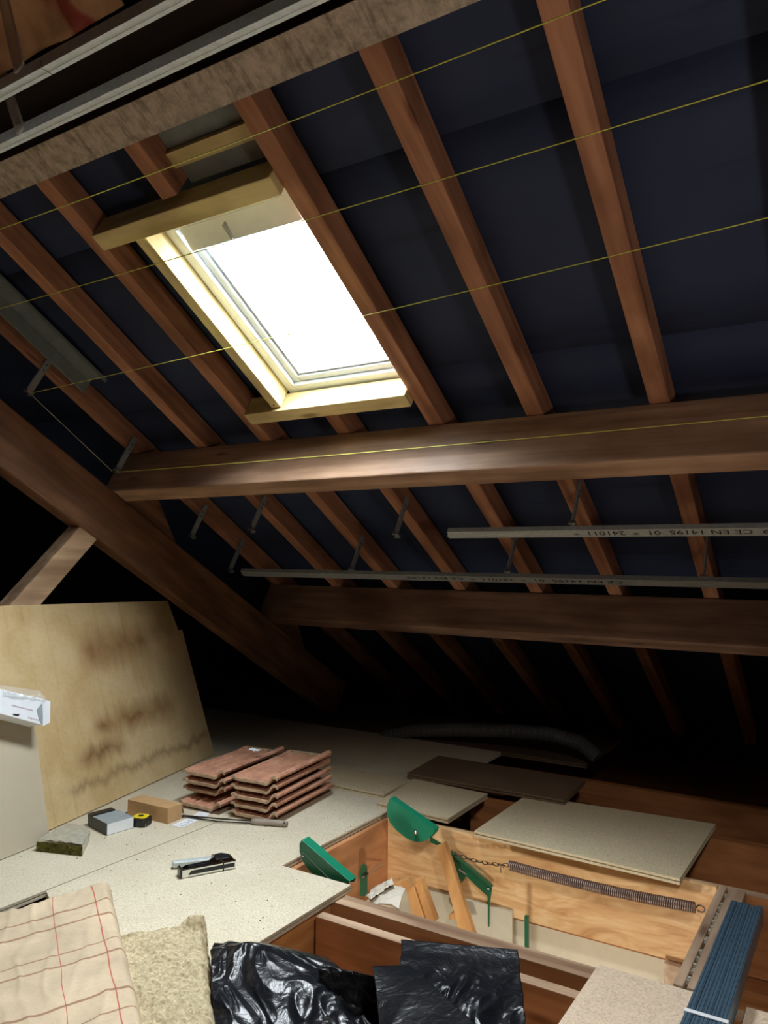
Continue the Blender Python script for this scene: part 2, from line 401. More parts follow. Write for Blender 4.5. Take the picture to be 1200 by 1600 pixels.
# ------------------------------------------------------------------ purlins and truss
obj('purlin', MB().rbox(-2.895, 1.55, 1.785, 1.866, 1.388, 1.598, Q), 'purlin', label='large middle purlin crossing the picture below the skylight', cat='beam', group='roof purlins', bevel=.006)
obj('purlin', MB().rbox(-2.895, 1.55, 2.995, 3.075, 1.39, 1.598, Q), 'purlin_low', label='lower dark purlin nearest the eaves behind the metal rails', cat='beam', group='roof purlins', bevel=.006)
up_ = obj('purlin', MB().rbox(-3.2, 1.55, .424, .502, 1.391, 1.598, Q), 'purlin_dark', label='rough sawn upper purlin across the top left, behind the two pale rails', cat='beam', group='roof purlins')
obj('sawn_underside', MB().rbox(-3.2, 1.55, .424, .502, 1.386, 1.3905, Q), 'sawn', up_, label='pale rough sawn underside')
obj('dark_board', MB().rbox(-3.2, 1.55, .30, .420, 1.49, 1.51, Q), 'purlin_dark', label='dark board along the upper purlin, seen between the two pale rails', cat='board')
PX = -2.815
obj('principal_rafter', MB().rbox(PX-.085, PX, -1.6, 3.88, 1.165, 1.386, Q), 'truss', label='heavy diagonal truss timber at the left carrying the purlins', cat='beam', bevel=.008)
obj('purlin_cleat', MB().prism([Q(PX-.07, 1.868, 1.388), Q(PX-.07, 2.22, 1.388), Q(PX-.07, 1.94, 1.55), Q(PX-.07, 1.868, 1.56)], (.06, 0, 0)), 'truss', label='wedge shaped timber cleat under the left end of the middle purlin', cat='cleat', bevel=.003)
obj('purlin_cleat', MB().prism([Q(PX-.07, 3.077, 1.388), Q(PX-.07, 3.40, 1.388), Q(PX-.07, 3.16, 1.55), Q(PX-.07, 3.077, 1.56)], (.06, 0, 0)), 'truss', label='wedge shaped cleat in the dark under the lower purlin end', cat='cleat', bevel=.003)
# strut
sx = PX-.01
a0, a1 = Xp(27, 933, sx), Xp(129, 819, sx); b0, b1 = Xp(65, 944, sx), Xp(160, 838, sx)
dr = (a1-a0).normalized(); dn = Vector((0, dr.z, -dr.y)); wd = abs((b0-a0).dot(dn))
st0 = a0-dr*.75; st1 = a1+dr*.02
obj('truss_strut', MB().hexa([st0, st0+dn*wd, st0+dn*wd+Vector((-.085, 0, 0)), st0+Vector((-.085, 0, 0)), st1, st1+dn*wd, st1+dn*wd+Vector((-.085, 0, 0)), st1+Vector((-.085, 0, 0))]), 'strut', label='pale brown slanting strut propping the diagonal truss timber, behind the plywood', cat='beam', bevel=.005)

# ------------------------------------------------------------------ skylight
wnd = thing('window_1', P(-1.57, 1.2, 1.7), 'white framed roof window glowing with daylight', 'window'); wnd['kind'] = 'structure'; del wnd['category']
def ring(x0, x1, s0, s1, w, d0, d1, wt=None):
    wt = wt or w
    return MB().rbox(x0, x0+w, s0, s1, d0, d1).rbox(x1-w, x1, s0, s1, d0, d1).rbox(x0+w, x1-w, s0, s0+wt, d0, d1).rbox(x0+w, x1-w, s1-w, s1, d0, d1)
def ring2(o, i, d0, d1):
    (ax, bx, as_, bs), (cx_, dx, cs, ds) = o, i
    return MB().rbox(ax, cx_, as_, bs, d0, d1).rbox(dx, bx, as_, bs, d0, d1).rbox(cx_, dx, as_, cs, d0, d1).rbox(cx_, dx, ds, bs, d0, d1)
obj('frame', ring2((-1.832, -1.302, .84, 1.612), (-1.792, -1.325, .875, 1.574), 1.666, 1.80), 'whitepvc', wnd, bevel=.003)
obj('sash', ring2((-1.7915, -1.3255, .8755, 1.5735), (-1.764, -1.34, .905, 1.549), 1.682, 1.79), 'whitepvc', wnd, bevel=.004)
obj('gasket', ring2((-1.7635, -1.3405, .9055, 1.5485), (-1.752, -1.347, .915, 1.540), 1.690, 1.72), 'greypvc', wnd)
obj('glass', MB().rbox(-1.752, -1.347, .915, 1.540, 1.708, 1.712), 'glass', wnd)
vb = obj('ventilation_flap', MB().prism([P(-1.77, .872, 1.664), P(-1.77, .945, 1.648), P(-1.77, .952, 1.656), P(-1.77, .88, 1.68)], Vector((.43, 0, 0))), 'whitepvc', wnd, bevel=.002)
obj('flap_catch', MB().rbox(-1.60, -1.594, .89, .94, 1.643, 1.662), 'greypvc', vb)
obj('glass_reflection', MB().rbox(-1.692, -1.687, .93, 1.47, 1.696, 1.700).rbox(-1.682, -1.680, .93, 1.47, 1.696, 1.700), 'greypvc', wnd)  # thin bars standing in for the frame's reflection in the glazing
obj('flashing', ring(-1.86, -1.27, .80, 1.65, .03, 1.70, 1.79), 'zinc_matt', wnd)
# new timbers
GT = 'new timbers framing the skylight'
obj('trimmer_timber', MB().rbox(-2.005, -1.302, .765, .822, 1.575, 1.66), 'newwood', label='yellow new pine timber across the top of the skylight', cat='timber', group=GT, bevel=.003)
obj('trimmer_timber', MB().rbox(-2.013, -1.302, 1.602, 1.66, 1.575, 1.66), 'newwood', label='yellow new pine timber under the bottom edge of the skylight', cat='timber', group=GT, bevel=.003)
obj('trimmer_timber', MB().rbox(-1.878, -1.834, .824, 1.600, 1.59, 1.685), 'newwood_r', label='yellow new pine timber down the left side of the skylight', cat='timber', group=GT, bevel=.003)
for (xx, s_) in ((-1.853, 1.575), (-1.85, 1.55), (-1.86, .845)):
    pass
obj('screw_head', MB().tube([P(-1.858, 1.585, 1.5885), P(-1.858, 1.585, 1.592)], .0035, 10), 'darksteel', label='dark screw head at the foot of the left skylight timber', cat='screw')
# opening above the window: grey board and a batten
obj('grey_board', MB().rbox(-1.63, -1.305, .50, .76, 1.676, 1.682), 'greygreen', label='grey board seen above the skylight between two rafters', cat='board')
obj('roof_batten', MB().rbox(-1.63, -1.303, .655, .70, 1.655, 1.674), 'newwood', label='pale roof batten just above the skylight, behind its top timber', cat='batten')
# grey strip at the left
obj('flashing_strip', MB().rbox(-2.765, -2.755, .5, 1.395, 1.61, 1.68).rbox(-2.755, -2.66, .5, 1.385, 1.667, 1.672).rbox(-2.66, -2.655, .5, 1.40, 1.655, 1.672), 'greygreen', label='grey metal strip lying beside the furthest left rafter', cat='strip', bevel=.002)

# ------------------------------------------------------------------ hangers, rails, strings
def hanger(x, s, d=1.45, length=.19, label='', proto=None):
    if proto is None:
        t = thing('rail_hanger', P(x, s, d), label, 'hanger', 'steel hangers fixed to the rafters')
        b = MB(); b.rbox(x-.001, x+.001, s-.012, s+.012, d+.006, d+length).rbox(x-.005, x-.001, s-.014, s-.011, d+.006, d+length).rbox(x-.005, x-.001, s+.011, s+.014, d+.006, d+length)
        obj('strap', b, 'zinc_matt', t)
        c = MB().rbox(x-.012, x+.014, s-.016, s-.008, d, d+.012).rbox(x-.012, x+.014, s+.008, s+.016, d, d+.012).rbox(x-.006, x+.008, s-.016, s+.016, d+.004, d+.012)
        obj('clip', c, 'steel', t, bevel=.001)
        h = MB()
        for q in (.125, .15): h.tube([P(x+.0008, s, d+q), P(x+.002, s, d+q)], .0035, 8)
        obj('bolt', h, 'ink', t)
        return t
    t = proto.copy(); COL.objects.link(t); t.location = P(x, s, d); t['label'] = label
    for ch in proto.children:
        c = ch.copy(); COL.objects.link(c); c.parent = t
    return t
HP = [((45, 615), 'upper left steel hanger tied with string, at the furthest left rafter'),
      ((175, 738), 'steel hanger tied with string beside the left end of the middle purlin'),
      ((300, 840), 'leftmost small hanger just below the middle purlin'),
      ((395, 830), 'hanger second from the left just below the middle purlin'),
      ((372, 893), 'dim hanger meeting the left end of the long dark rail'),
      ((592, 838), 'hanger below the middle purlin, left of the short printed rail'),
      ((562, 893), 'hanger touching the long dark rail near its middle left'),
      ((455, 965), 'leftmost dim hanger in front of the lower purlin'),
      ((537, 970), 'second dim hanger in front of the lower purlin'),
      ((735, 985), 'third dim hanger in front of the lower purlin'),
      ((803, 897), 'dark hanger between the printed rail and the long dark rail, middle'),
      ((883, 822), 'dim hanger just above the printed rail'),
      ((1108, 905), 'dark hanger between the printed rail and the long dark rail, far right')]
proto = None
for (uv, lab) in HP:
    x, s = Rp(*uv, 1.45)
    nr = min(RX, key=lambda r: abs(r+W-x)); x = nr+W+.008 if abs(nr+W-x) < .09 else x
    h = hanger(x, s, label=lab, proto=proto); proto = proto or h
def rail(name_label, x0, x1, s, d, group, mat='zinc', f=Q, wdt=.046, hgt=.018):
    b = MB(); w = wdt/2
    prof = [(-w, 0), (-w, hgt), (-w+.006, hgt), (-w+.006, hgt-.0012), (-w+.0012, hgt-.0012), (-w+.0012, .0012), (w-.0012, .0012), (w-.0012, hgt-.0012), (w-.006, hgt-.0012), (w-.006, hgt), (w, hgt), (w, 0), (.004, 0), (.003, .0008), (-.003, .0008), (-.004, 0)]
    n = len(prof)
    vs = [f(x0+(.012 if a < 0 else 0), s+a, d+h_) for a, h_ in prof]+[f(x1, s+a, d+h_) for a, h_ in prof]
    b.add(vs, [(i, (i+1) % n, n+(i+1) % n, n+i) for i in range(n)]+[tuple(range(n)), tuple(range(n, 2*n))])
    return obj('ceiling_rail', b, mat, label=name_label, cat='rail', group=group)
GRL = 'steel ceiling rails along the sloping roof'
r1 = rail('short printed steel rail, uppermost of those below the middle purlin', Rp(700, 832, 1.45)[0]+DR*(Rp(700, 832, 1.45)[1]-1.78), 1.5, 2.245, 1.435, GRL)
r2 = rail('long dark steel rail crossing the picture above the lower purlin', -2.72, 1.5, 2.59, 1.435, GRL, 'zinc_matt')
r3 = rail('thin looking steel rail in front of the lower purlin at far right', -1.09, 1.5, 3.10, 1.445, GRL, 'zinc_matt', wdt=.02)
def text(body, size, mat, parent, origin, xdir, ydir, name='printed_text', ext=.0002):
    cu = bpy.data.curves.new(name, 'FONT'); cu.body = body; cu.size = size; cu.extrude = ext
    o = bpy.data.objects.new(name+'_tmp', cu); COL.objects.link(o)
    dg = bpy.context.evaluated_depsgraph_get(); me = bpy.data.meshes.new_from_object(o.evaluated_get(dg))
    bpy.data.objects.remove(o)
    xdir = xdir.normalized(); ydir = ydir.normalized(); z = xdir.cross(ydir)
    mt = Matrix((xdir, ydir, z)).transposed()
    for v in me.vertices: v.co = mt @ v.co
    me.materials.clear(); me.materials.append(M[mat])
    t = bpy.data.objects.new(name, me); COL.objects.link(t)
    if parent is not None: t.parent = parent; t.location = origin-ORG[parent.name]
    else: t.location = origin
    ORG[t.name] = origin
    return t
# writing stands upside down on the web of the rails, as in the photograph
def railtext(body, size, rl, s_, u0, u1, v0, v1):
    x0 = Rp(u0, v0, 1.4347); x1 = Rp(u1, v1, 1.4347)
    X0_ = x0[0]+DR*(x0[1]-1.78); X1_ = x1[0]+DR*(x1[1]-1.78)
    def wid(me): return max(v.co.dot(Vector((1, 0, 0))) for v in me.vertices), min(v.co.x for v in me.vertices)
    def measure(b_):
        t = text(b_, size, 'ink', None, Vector((0, 0, 0)), Vector((1, 0, 0)), Vector((0, 1, 0)), 'tmp'); a_ = wid(t.data); bpy.data.objects.remove(t); return a_
    full = measure(body); k_ = (X0_-X1_)/(full[0]-full[1]); pos = 0
    words = body.split()
    for w_ in words:
        at_ = body.index(w_, pos); pos = at_+len(w_)
        off = measure(body[:pos])[0]-measure(w_)[0]
        t = text(w_, size, 'ink', rl, Q(X0_-off*k_, s_, 1.4347), Vector((-1, 0, 0)), T); t.scale = (k_, 1, 1)
railtext('9  CE EN 14195  01  *  241011  *', .036, r1, 2.232, 1204, 896, 829, 832)
railtext('CE EN 14195  01  *  241011  *  CE EN 14195', .026, r2, 2.580, 975, 640, 912, 906)
# two near rails at the top left
y1 = .706/.744*.95; y2 = .764/.709*.95
def hrail(x0, x1, y, z, label):
    b = MB(); w = .0125; H_ = .024
    prof = [(-w, 0), (-w, H_), (-w+.006, H_), (-w+.006, H_-.0012), (-w+.0012, H_-.0012), (-w+.0012, .0012), (w-.0012, .0012), (w-.0012, H_-.0012), (w-.006, H_-.0012), (w-.006, H_), (w, H_), (w, 0), (.004, 0), (.003, .0010), (-.003, .0010), (-.004, 0)]
    n = len(prof); c = Vector((0, y-w, z))
    def f(x, a, h_): return c+Vector((x, a, h_))
    vs = [f(x0, a, h_) for a, h_ in prof]+[f(x1, a, h_) for a, h_ in prof]
    b.add(vs, [(i, (i+1) % n, n+(i+1) % n, n+i) for i in range(n)]+[tuple(range(n)), tuple(range(n, 2*n))])
    return obj('ceiling_rail', b, 'zinc_bright', label=label, cat='rail', group='pale steel rails in front of the upper purlin')
jx = Yp(82, 110, y1).x
hrail(-2.2, jx-.0015, y1, 1.95, 'pale steel rail at top left corner, short length left of the joint')
hrail(jx+.0015, 1.2, y1, 1.95, 'pale steel rail at the top left, uppermost, right of the joint')
hrail(-2.2, 1.2, y2, 1.95, 'pale steel rail directly below the uppermost one, along the upper purlin')
for k, (tu, tv, bu, bv, yy, z0, lab) in enumerate([(30, 106, -8, -60, y1, 0, 'clear plastic hanger behind the uppermost pale rail in the corner'),
                                      (32, 204, -2, 100, y2, 0, 'clear plastic hanger hanging between the two pale rails')]):
    a = Yp(tu, tv, yy-.035); b = Yp(bu, bv, yy-.035+.03)
    dd = (b-a).normalized(); w_ = Vector((.016, 0, 0)).dot(dd)*dd; wx = (Vector((.014, 0, 0))-w_)
    o = obj('plastic_hanger', MB().hexa([a-wx, a+wx, a+wx+Vector((0, .004, 0)), a-wx+Vector((0, .004, 0)), b-wx, b+wx, b+wx+Vector((0, .004, 0)), b-wx+Vector((0, .004, 0))]
        ).tube([a-wx, b-wx], .003, 8).tube([a+wx, b+wx], .003, 8), 'clear', label=lab, cat='hanger')
# strings
def string(p0, p1, lab, mat='string', d=1.45, r=.0014, sag=.006):
    x0, s0 = Rp(*p0, d); x1, s1 = Rp(*p1, d)
    A_, B_ = P(x0, s0, d), P(x1, s1, d); e = (B_-A_)
    pts = [A_+e*k/16+Vector((0, 0, -sag*4*(k/16)*(1-k/16))) for k in range(-3 if p0[0] <= 0 else 0, 17)]
    pts.append(B_+e.normalized()*.35)
    obj('string_line', MB().tube(pts, r, 6), mat, label=lab, cat='string', group='string lines stretched across the roof')
string((0, 358), (930, 5), 'pale yellow string crossing above the skylight, uppermost')
string((0, 482), (1200, 125), 'yellow string crossing the middle of the skylight, second from top')
string((50, 614), (1200, 340), 'yellow string crossing the lower skylight, third from top')
string((178, 738), (1200, 650), 'thin string running in front of the middle purlin')
x0, s0 = Rp(48, 617, 1.45); x1, s1 = Rp(175, 737, 1.45)
obj('string_line', MB().tube([P(x0, s0, 1.452), P(x1, s1, 1.452)], .0012, 6), 'stringpale', label='short pale string tied between the two left hangers', cat='string', group='string lines stretched across the roof')
# insulation at the top left, packed between the upper rafters
def crump(fn, amp, sc, seed=0):
    def g(a, b):
        p, n = fn(a, b); q = Vector((p.x*sc+seed, p.y*sc, p.z*sc))
        h = (1-abs(noise.noise(q))*2)*.5 + (1-abs(noise.noise(q*2.3))*2)*.25 + noise.noise(q*5)*.12
        return p+n*(h*amp)
    return g
mb = MB().grid(crump(lambda a, b: (P(-2.75+a*1.42, -.75+b*1.04, 1.53), -N), .07, 4.5, 3), 90, 60)
obj('insulation_batt', mb, 'kraftred', label='crumpled brown paper faced insulation with red print in the top left corner', cat='insulation', smooth=True, solid=.004)

# ------------------------------------------------------------------ floor
TH = .019
fl = MB()
HX0, HX1, HY0, HY1 = -1.64, -.425, 2.0, 2.632
for (x0, x1, y0, y1_) in ((-4.2, HX0, -3.6, 6.5), (HX1, 1.6, -3.6, 6.5), (HX0, HX1, -3.6, 1.93), (HX0, HX1, 2.66, 6.5)):
    fl.box(x0, x1, y0, y1_, -.29, -.262)
struct('floor', fl, M['joist_brown'], label='boards at the bottom of the joist bays')
# fixed deck
def deck(pts, z1, lab, mat='chip', th=TH, cat='board', name='chipboard_sheet', group=None, bevel=.0015, **k):
    cx = sum(p[0] for p in pts)/len(pts); cy = sum(p[1] for p in pts)/len(pts)
    inn = [(x+(.005 if x < cx else -.005), y+(.005 if y < cy else -.005)) for x, y in pts]
    mb = MB().prism([(x, y, z1-th) for x, y in pts], (0, 0, .0075)).prism([(x, y, z1-th+.0076) for x, y in inn], (0, 0, .0038)).prism([(x, y, z1-.0075) for x, y in pts], (0, 0, .0075))
    return obj(name, mb, mat, label=lab, cat=cat, group=group, bevel=0, **k)
SX = -2.107
deck([(-4.1, .3), (SX-.005, .3), (SX-.005, 3.75), (-4.1, 3.75)], 0, 'chipboard floor sheet at left, beyond the long seam, under the tools and boxes')
deck([(SX+.0005, 1.47), (-2.0, 1.42), (-1.9, 1.2), (-1.37, 1.0), (-1.37, 2.0), (HX0, 2.0), (HX0, 3.75), (SX+.0005, 3.75)], 0, 'chipboard floor sheet with staple gun on it and a notch for the hatch')
deck([(-4.1, 3.755), (-1.2, 3.755), (-1.2, 4.4), (-4.1, 4.4)], 0, 'board near the eaves, with the shade there put into its colour', 'shadeboard')
# loose sheets
def zc(u, v, z): p = Zp(u, v, z); return p
f1 = zc(600, 1241, .02); 
deck([(-2.42, f1.y+.005), (f1.x, f1.y), (f1.x-.01, f1.y+.245), (-2.45, f1.y+.25)], .0195, 'loose chipboard piece right behind the tile stacks', 'chip3', group='loose chipboard pieces')
a = zc(700, 1279, .02); b_ = zc(762, 1240, .02)
deck([(-1.70, a.y+.02), (a.x, a.y), (b_.x, b_.y), (-1.74, b_.y+.02)], .0195, 'small loose chipboard piece behind the green curved bracket', 'chip3', group='loose chipboard pieces')
# large double sheet
c1, c2, c3, c4 = zc(741, 1299, .018), zc(1062, 1374, .018), zc(1118, 1288, .018), zc(822, 1243, .018)
deck([(q.x, q.y) for q in (c1, c2, c3, c4)], .0195, 'large loose chipboard sheet beyond the hatch, overhanging the spring', 'chip3', group='loose chipboard pieces')
d1, d2 = zc(636, 1208, .04), zc(882, 1250, .04)
deck([(d1.x, d1.y), (d2.x, d2.y), (d2.x-.02, d2.y+.33), (d1.x-.03, d1.y+.35)], .0395, 'loose board behind the larger lit chipboard, shade put into its colour', 'shadeboard', group='loose chipboard pieces')
# lower right pieces
e1, e2, e3 = zc(935, 1507, .0), zc(1085, 1545, .0), zc(872, 1602, .0)
deck([(e1.x, e1.y), (e2.x, e1.y), (e2.x, .9), (e1.x, .9)], .0, 'pinkish chipboard piece at the bottom right, left of the metal studs', 'chip2')
g1 = zc(1150, 1568, .0)
deck([(-.262, g1.y), (.6, g1.y), (.6, .9), (-.262, .9)], .0, 'chipboard piece at the bottom right corner, right of the metal studs', 'chip2')
# joists along X
ZT = -TH-.001
def joist(x0, x1, y0, y1_, z0, z1, lab, mat='joist', cat='joist', **k):
    o = obj('joist', MB().box(x0, x1, y0, y1_, z0, z1-.002), 'brown_y' if mat == 'brown_y' else 'joist_brown', label=lab, cat=cat, **k)
    if mat == 'joist': obj('top_edge', MB().box(x0, x1, y0, y1_, z1-.0019, z1), 'joist', o, label='pale sawn top edge')
    return o
joist(-1.62, -.43, 1.915, 1.974, -.255, -.003-.018, 'front hatch joist with a pale top edge, nearest the hatch', 'joist')
joist(-.34, 1.5, 1.925, 1.972, -.255, -.0205, 'joist at the right edge, right of the metal studs')
joist(-1.36, -.597, 1.812, 1.846, -.255, -.02, 'second joist, in front of the hatch joist and behind the black plastic', 'joist')
joist(-.262, 1.5, 1.63, 1.668, -.255, -.021, 'joist in the lower right corner under the chipboard', 'joist_brown')
joist(HX0-.4, 1.5, 2.634, 2.672, -.258, -.001-.018, 'far hatch joist under the loose chipboard sheets', 'joist')
joist(-1.5, 1.5, 3.10, 3.14, -.258, -.021, 'brown joist in the dark beyond the loose chipboard', 'joist_brown')
joist(-1.5, 1.5, 3.56, 3.60, -.258, -.021, 'furthest brown joist in the dark near the eaves', 'joist_brown')
joist(-1.5, 1.5, 1.10, 1.14, -.258, -.021, 'joist nearest the viewpoint below the black plastic', 'joist_brown')
joist(-1.415, -1.38, 1.145, 1.91, -.255, -.021, 'orange blocking timber under the edge of the chipboard floor', 'brown_y')
# hatch lining boards
obj('hatch_lining_board', MB().box(HX0+.022, HX1-.003, 2.610, 2.6325, -.262, -.006), 'hatchply', label='long plywood lining board on the far side of the hatch', cat='board', group='hatch lining', bevel=.002)
obj('hatch_lining_board', MB().box(HX0, HX0+.02, 1.975, 2.6325, -.25, -.0205), 'hatchred', label='short reddish lining board at the left end of the hatch', cat='board', group='hatch lining', bevel=.002)
obj('hatch_trimmer', MB().box(-.425, -.402, 1.975, 2.632, -.25, -.006), 'joist_y', label='narrow cross timber at the right end of the hatch', cat='joist', group='hatch end timbers', bevel=.002)
obj('hatch_trimmer', MB().box(-.394, -.36+.012, 1.975, 2.632, -.25, -.006), 'joist_y', label='wider pale cross timber between the hatch end and the metal studs', cat='joist', group='hatch end timbers', bevel=.002)
mb = MB()
for k in range(26):
    yy = 1.99+random.random()*.6; q = .002+random.random()*.003
    mb.box(-.402, -.402+.007, yy, yy+q*2, -.02, -.012+q)
obj('debris', mb, 'foil', label='bits of debris in the gap between the two hatch end timbers', cat='debris', kind='stuff')
# crumbs and sawdust lying on the deck
mb = MB()
for k in range(260):
    x = random.uniform(-2.45, -1.4); y = random.uniform(1.5, 2.9)
    if x > HX0 and y > 1.98: continue
    r = random.uniform(.0008, .003); an = random.random()*PI; c_, s_ = cos(an)*r, sin(an)*r*.5
    mb.hexa([(x-c_, y-s_, 0.0002), (x+s_, y-c_, 0.0002), (x+c_, y+s_, .0002), (x-s_, y+c_, .0002), (x-c_, y-s_, r*.6), (x+s_, y-c_, r*.6), (x+c_, y+s_, r*.6), (x-s_, y+c_, r*.6)])
obj('sawdust', mb, plain('crumbs', lin((110, 92, 64)), .9, var=.5), label='crumbs and sawdust scattered on the chipboard floor', cat='debris', kind='stuff')
# room below
struct('wall_below', MB().box(-2.6, .8, 2.75, 2.80, -2.7, -.29), 'cream', label='cream wall of the room under the hatch')
struct('wall_below_left', MB().box(-2.65, -2.6, -.5, 2.80, -2.7, -.29), 'cream', label='left wall of the room under the hatch')
struct('wall_below_right', MB().box(.8, .85, -.5, 2.80, -2.7, -.29), 'cream', label='right wall of the room under the hatch')
struct('wall_below_front', MB().box(-2.65, .85, -.55, -.5, -2.7, -.29), 'cream', label='front wall of the room under the hatch')
struct('floor_below', MB().box(-2.65, .85, -.55, 2.8, -2.76, -2.7), 'chip', label='floor of the room under the hatch')
p0, p1 = Yp(668, 1392, 2.594), Yp(800, 1425, 2.594)
obj('hatch_door', MB().box(-1.56, p1.x, 2.5935, 2.6090, -.62, p1.z), 'hatchpanel', label='beige hatch door panel hanging below the far lining board', cat='panel', bevel=.002)
q0 = Yp(822, 1432, 2.5)
obj('dark_post', MB().box(q0.x-.006, q0.x+.006, 2.50, 2.512, -.75, q0.z), 'greendark', label='thin dark green bar in front of the cream wall below', cat='bar')
q1 = Yp(1045, 1490, 2.6)
obj('door_casing', MB().box(q1.x-.012, q1.x+.05, 2.58, 2.608, -1.2, -.262), 'joist_y', label='pale pink timber edge at the right end of the hatch opening', cat='board')

# ------------------------------------------------------------------ plywood and cardboard at left
A0 = Zp(75, 1300, 0); A1 = Zp(335, 1180, 0); e = (A1-A0).normalized(); back = Vector((-e.y, e.x, 0))
def lean(th, base, e, back):
    uv = Vector((0, 0, 1))*cos(th)+back*sin(th); return base, e, uv, e.cross(uv)
th = math.radians(16)
base, ee, uu, nn = lean(th, A1, e, back)
def lp(a, h, off=0): return A1+ee*a+uu*h+nn*off+Vector((0, 0, .0045))
pts = [(-1.75, 0.0), (0, 0), (-.037, .644), (-.072, .644), (-.109, .798), (-1.75, .856)]
mb = MB(); front = []
res = 1
o_ = [lp(a, h, 0) for a, h in pts]; bk = [lp(a, h, -.014) for a, h in pts]
sgn = 1 if (CAM-A1).dot(nn) > 0 else -1
bk = [lp(a, h, -.014*sgn) for a, h in pts]
n_ = len(pts)
mb.add(o_+bk, [tuple(range(n_)), tuple(range(n_, 2*n_))]+[(i, (i+1) % n_, n_+(i+1) % n_, n_+i) for i in range(n_)])
mb.uv = {i: (a+1.3, h) for i, (a, h) in enumerate(pts)}; mb.uv.update({i+n_: (a+1.3, h) for i, (a, h) in enumerate(pts)})
obj('plywood_sheet', mb, 'ply', label='large water stained plywood sheet leaning at the left with a stepped corner', cat='board')
# cardboard panel in front of it
k0, k1 = Zp(-60, 1370, .0), Zp(78, 1313, .0)
ke = (k1-k0).normalized(); kb = Vector((-ke.y, ke.x, 0)); _, _, ku, kn = lean(math.radians(13), k1, ke, kb)
ks = 1 if (CAM-k1).dot(kn) > 0 else -1
nnk = kn*ks
def kp(u, v): return onp(u, v, kn, kn.dot(k1))
t0 = kp(52, 1118); t1_ = kp(-60, 1112); kk0 = k0; 
off = nnk*.0
mb = MB().prism([q+Vector((0, 0, .003)) for q in (kk0, k1, t0, t1_)], -nnk*.010)
cb = obj('cardboard_sheet', mb, 'cardboard', label='flat grey brown cardboard panel leaning on the plywood at the left edge', cat='panel')
# clear wrapped white box hung on its top
bw = thing('white_box', kp(20, 1130), 'white open carton with clear wrap on top of the leaning cardboard panel', 'box')
def kf(u, v, o): return kp(u, v)+nnk*o
fr = [kf(-40, 1078, .075), kf(44, 1097, .075), kf(42, 1137, .075), kf(-40, 1116, .075)]
rr = [kf(-40, 1078, .012), kf(44, 1097, .012), kf(42, 1137, .012), kf(-40, 1116, .012)]
obj('carton', MB().hexa(fr+rr), 'whitepaper', bw, bevel=.001)
obj('end_flap', MB().hexa([kf(43.5, 1098, .075), kf(52, 1101, .085), kf(51, 1134, .085), kf(43, 1139, .075), kf(43.5, 1098, .073), kf(52, 1101, .083), kf(51, 1134, .083), kf(43, 1139, .073)]), 'whitepaper', bw)
obj('tucked_flap', MB().prism([kf(42, 1103, .0757), kf(33, 1114, .0757), kf(38, 1132, .0757), kf(42.5, 1137, .0757)], nnk*.0008), 'greycard', bw)
mb = MB()
for k in range(13):
    u = -6+k*2.6; v0_ = 1106+k*.62
    mb.prism([kf(u, v0_, .0752), kf(u+1.7, v0_+.4, .0752), kf(u+1.7, v0_+2.6, .0752), kf(u, v0_+2.2, .0752)], nnk*.0004)
for k in range(7):
    u = 20+k*2.4; v0_ = 1125+k*.62
    mb.prism([kf(u, v0_, .0752), kf(u+1.5, v0_+.4, .0752), kf(u+1.5, v0_+2.4, .0752), kf(u, v0_+2.0, .0752)], nnk*.0004)
obj('print', mb, plain('faded_print', lin((176, 150, 168)), .7), bw)
obj('logo_mark', MB().prism([kf(-4, 1120, .0752), kf(7, 1121, .0752), kf(4, 1124, .0752), kf(-4, 1122.5, .0752)], nnk*.0004), 'ink', bw)
mb = MB().grid(crump(lambda a, b: (kf(-20+a*66, 1074+b*18+a*8, .045+.03*b), nnk), .02, 30, 1), 24, 10)
obj('clear_wrap', mb, 'clear', bw, smooth=True)

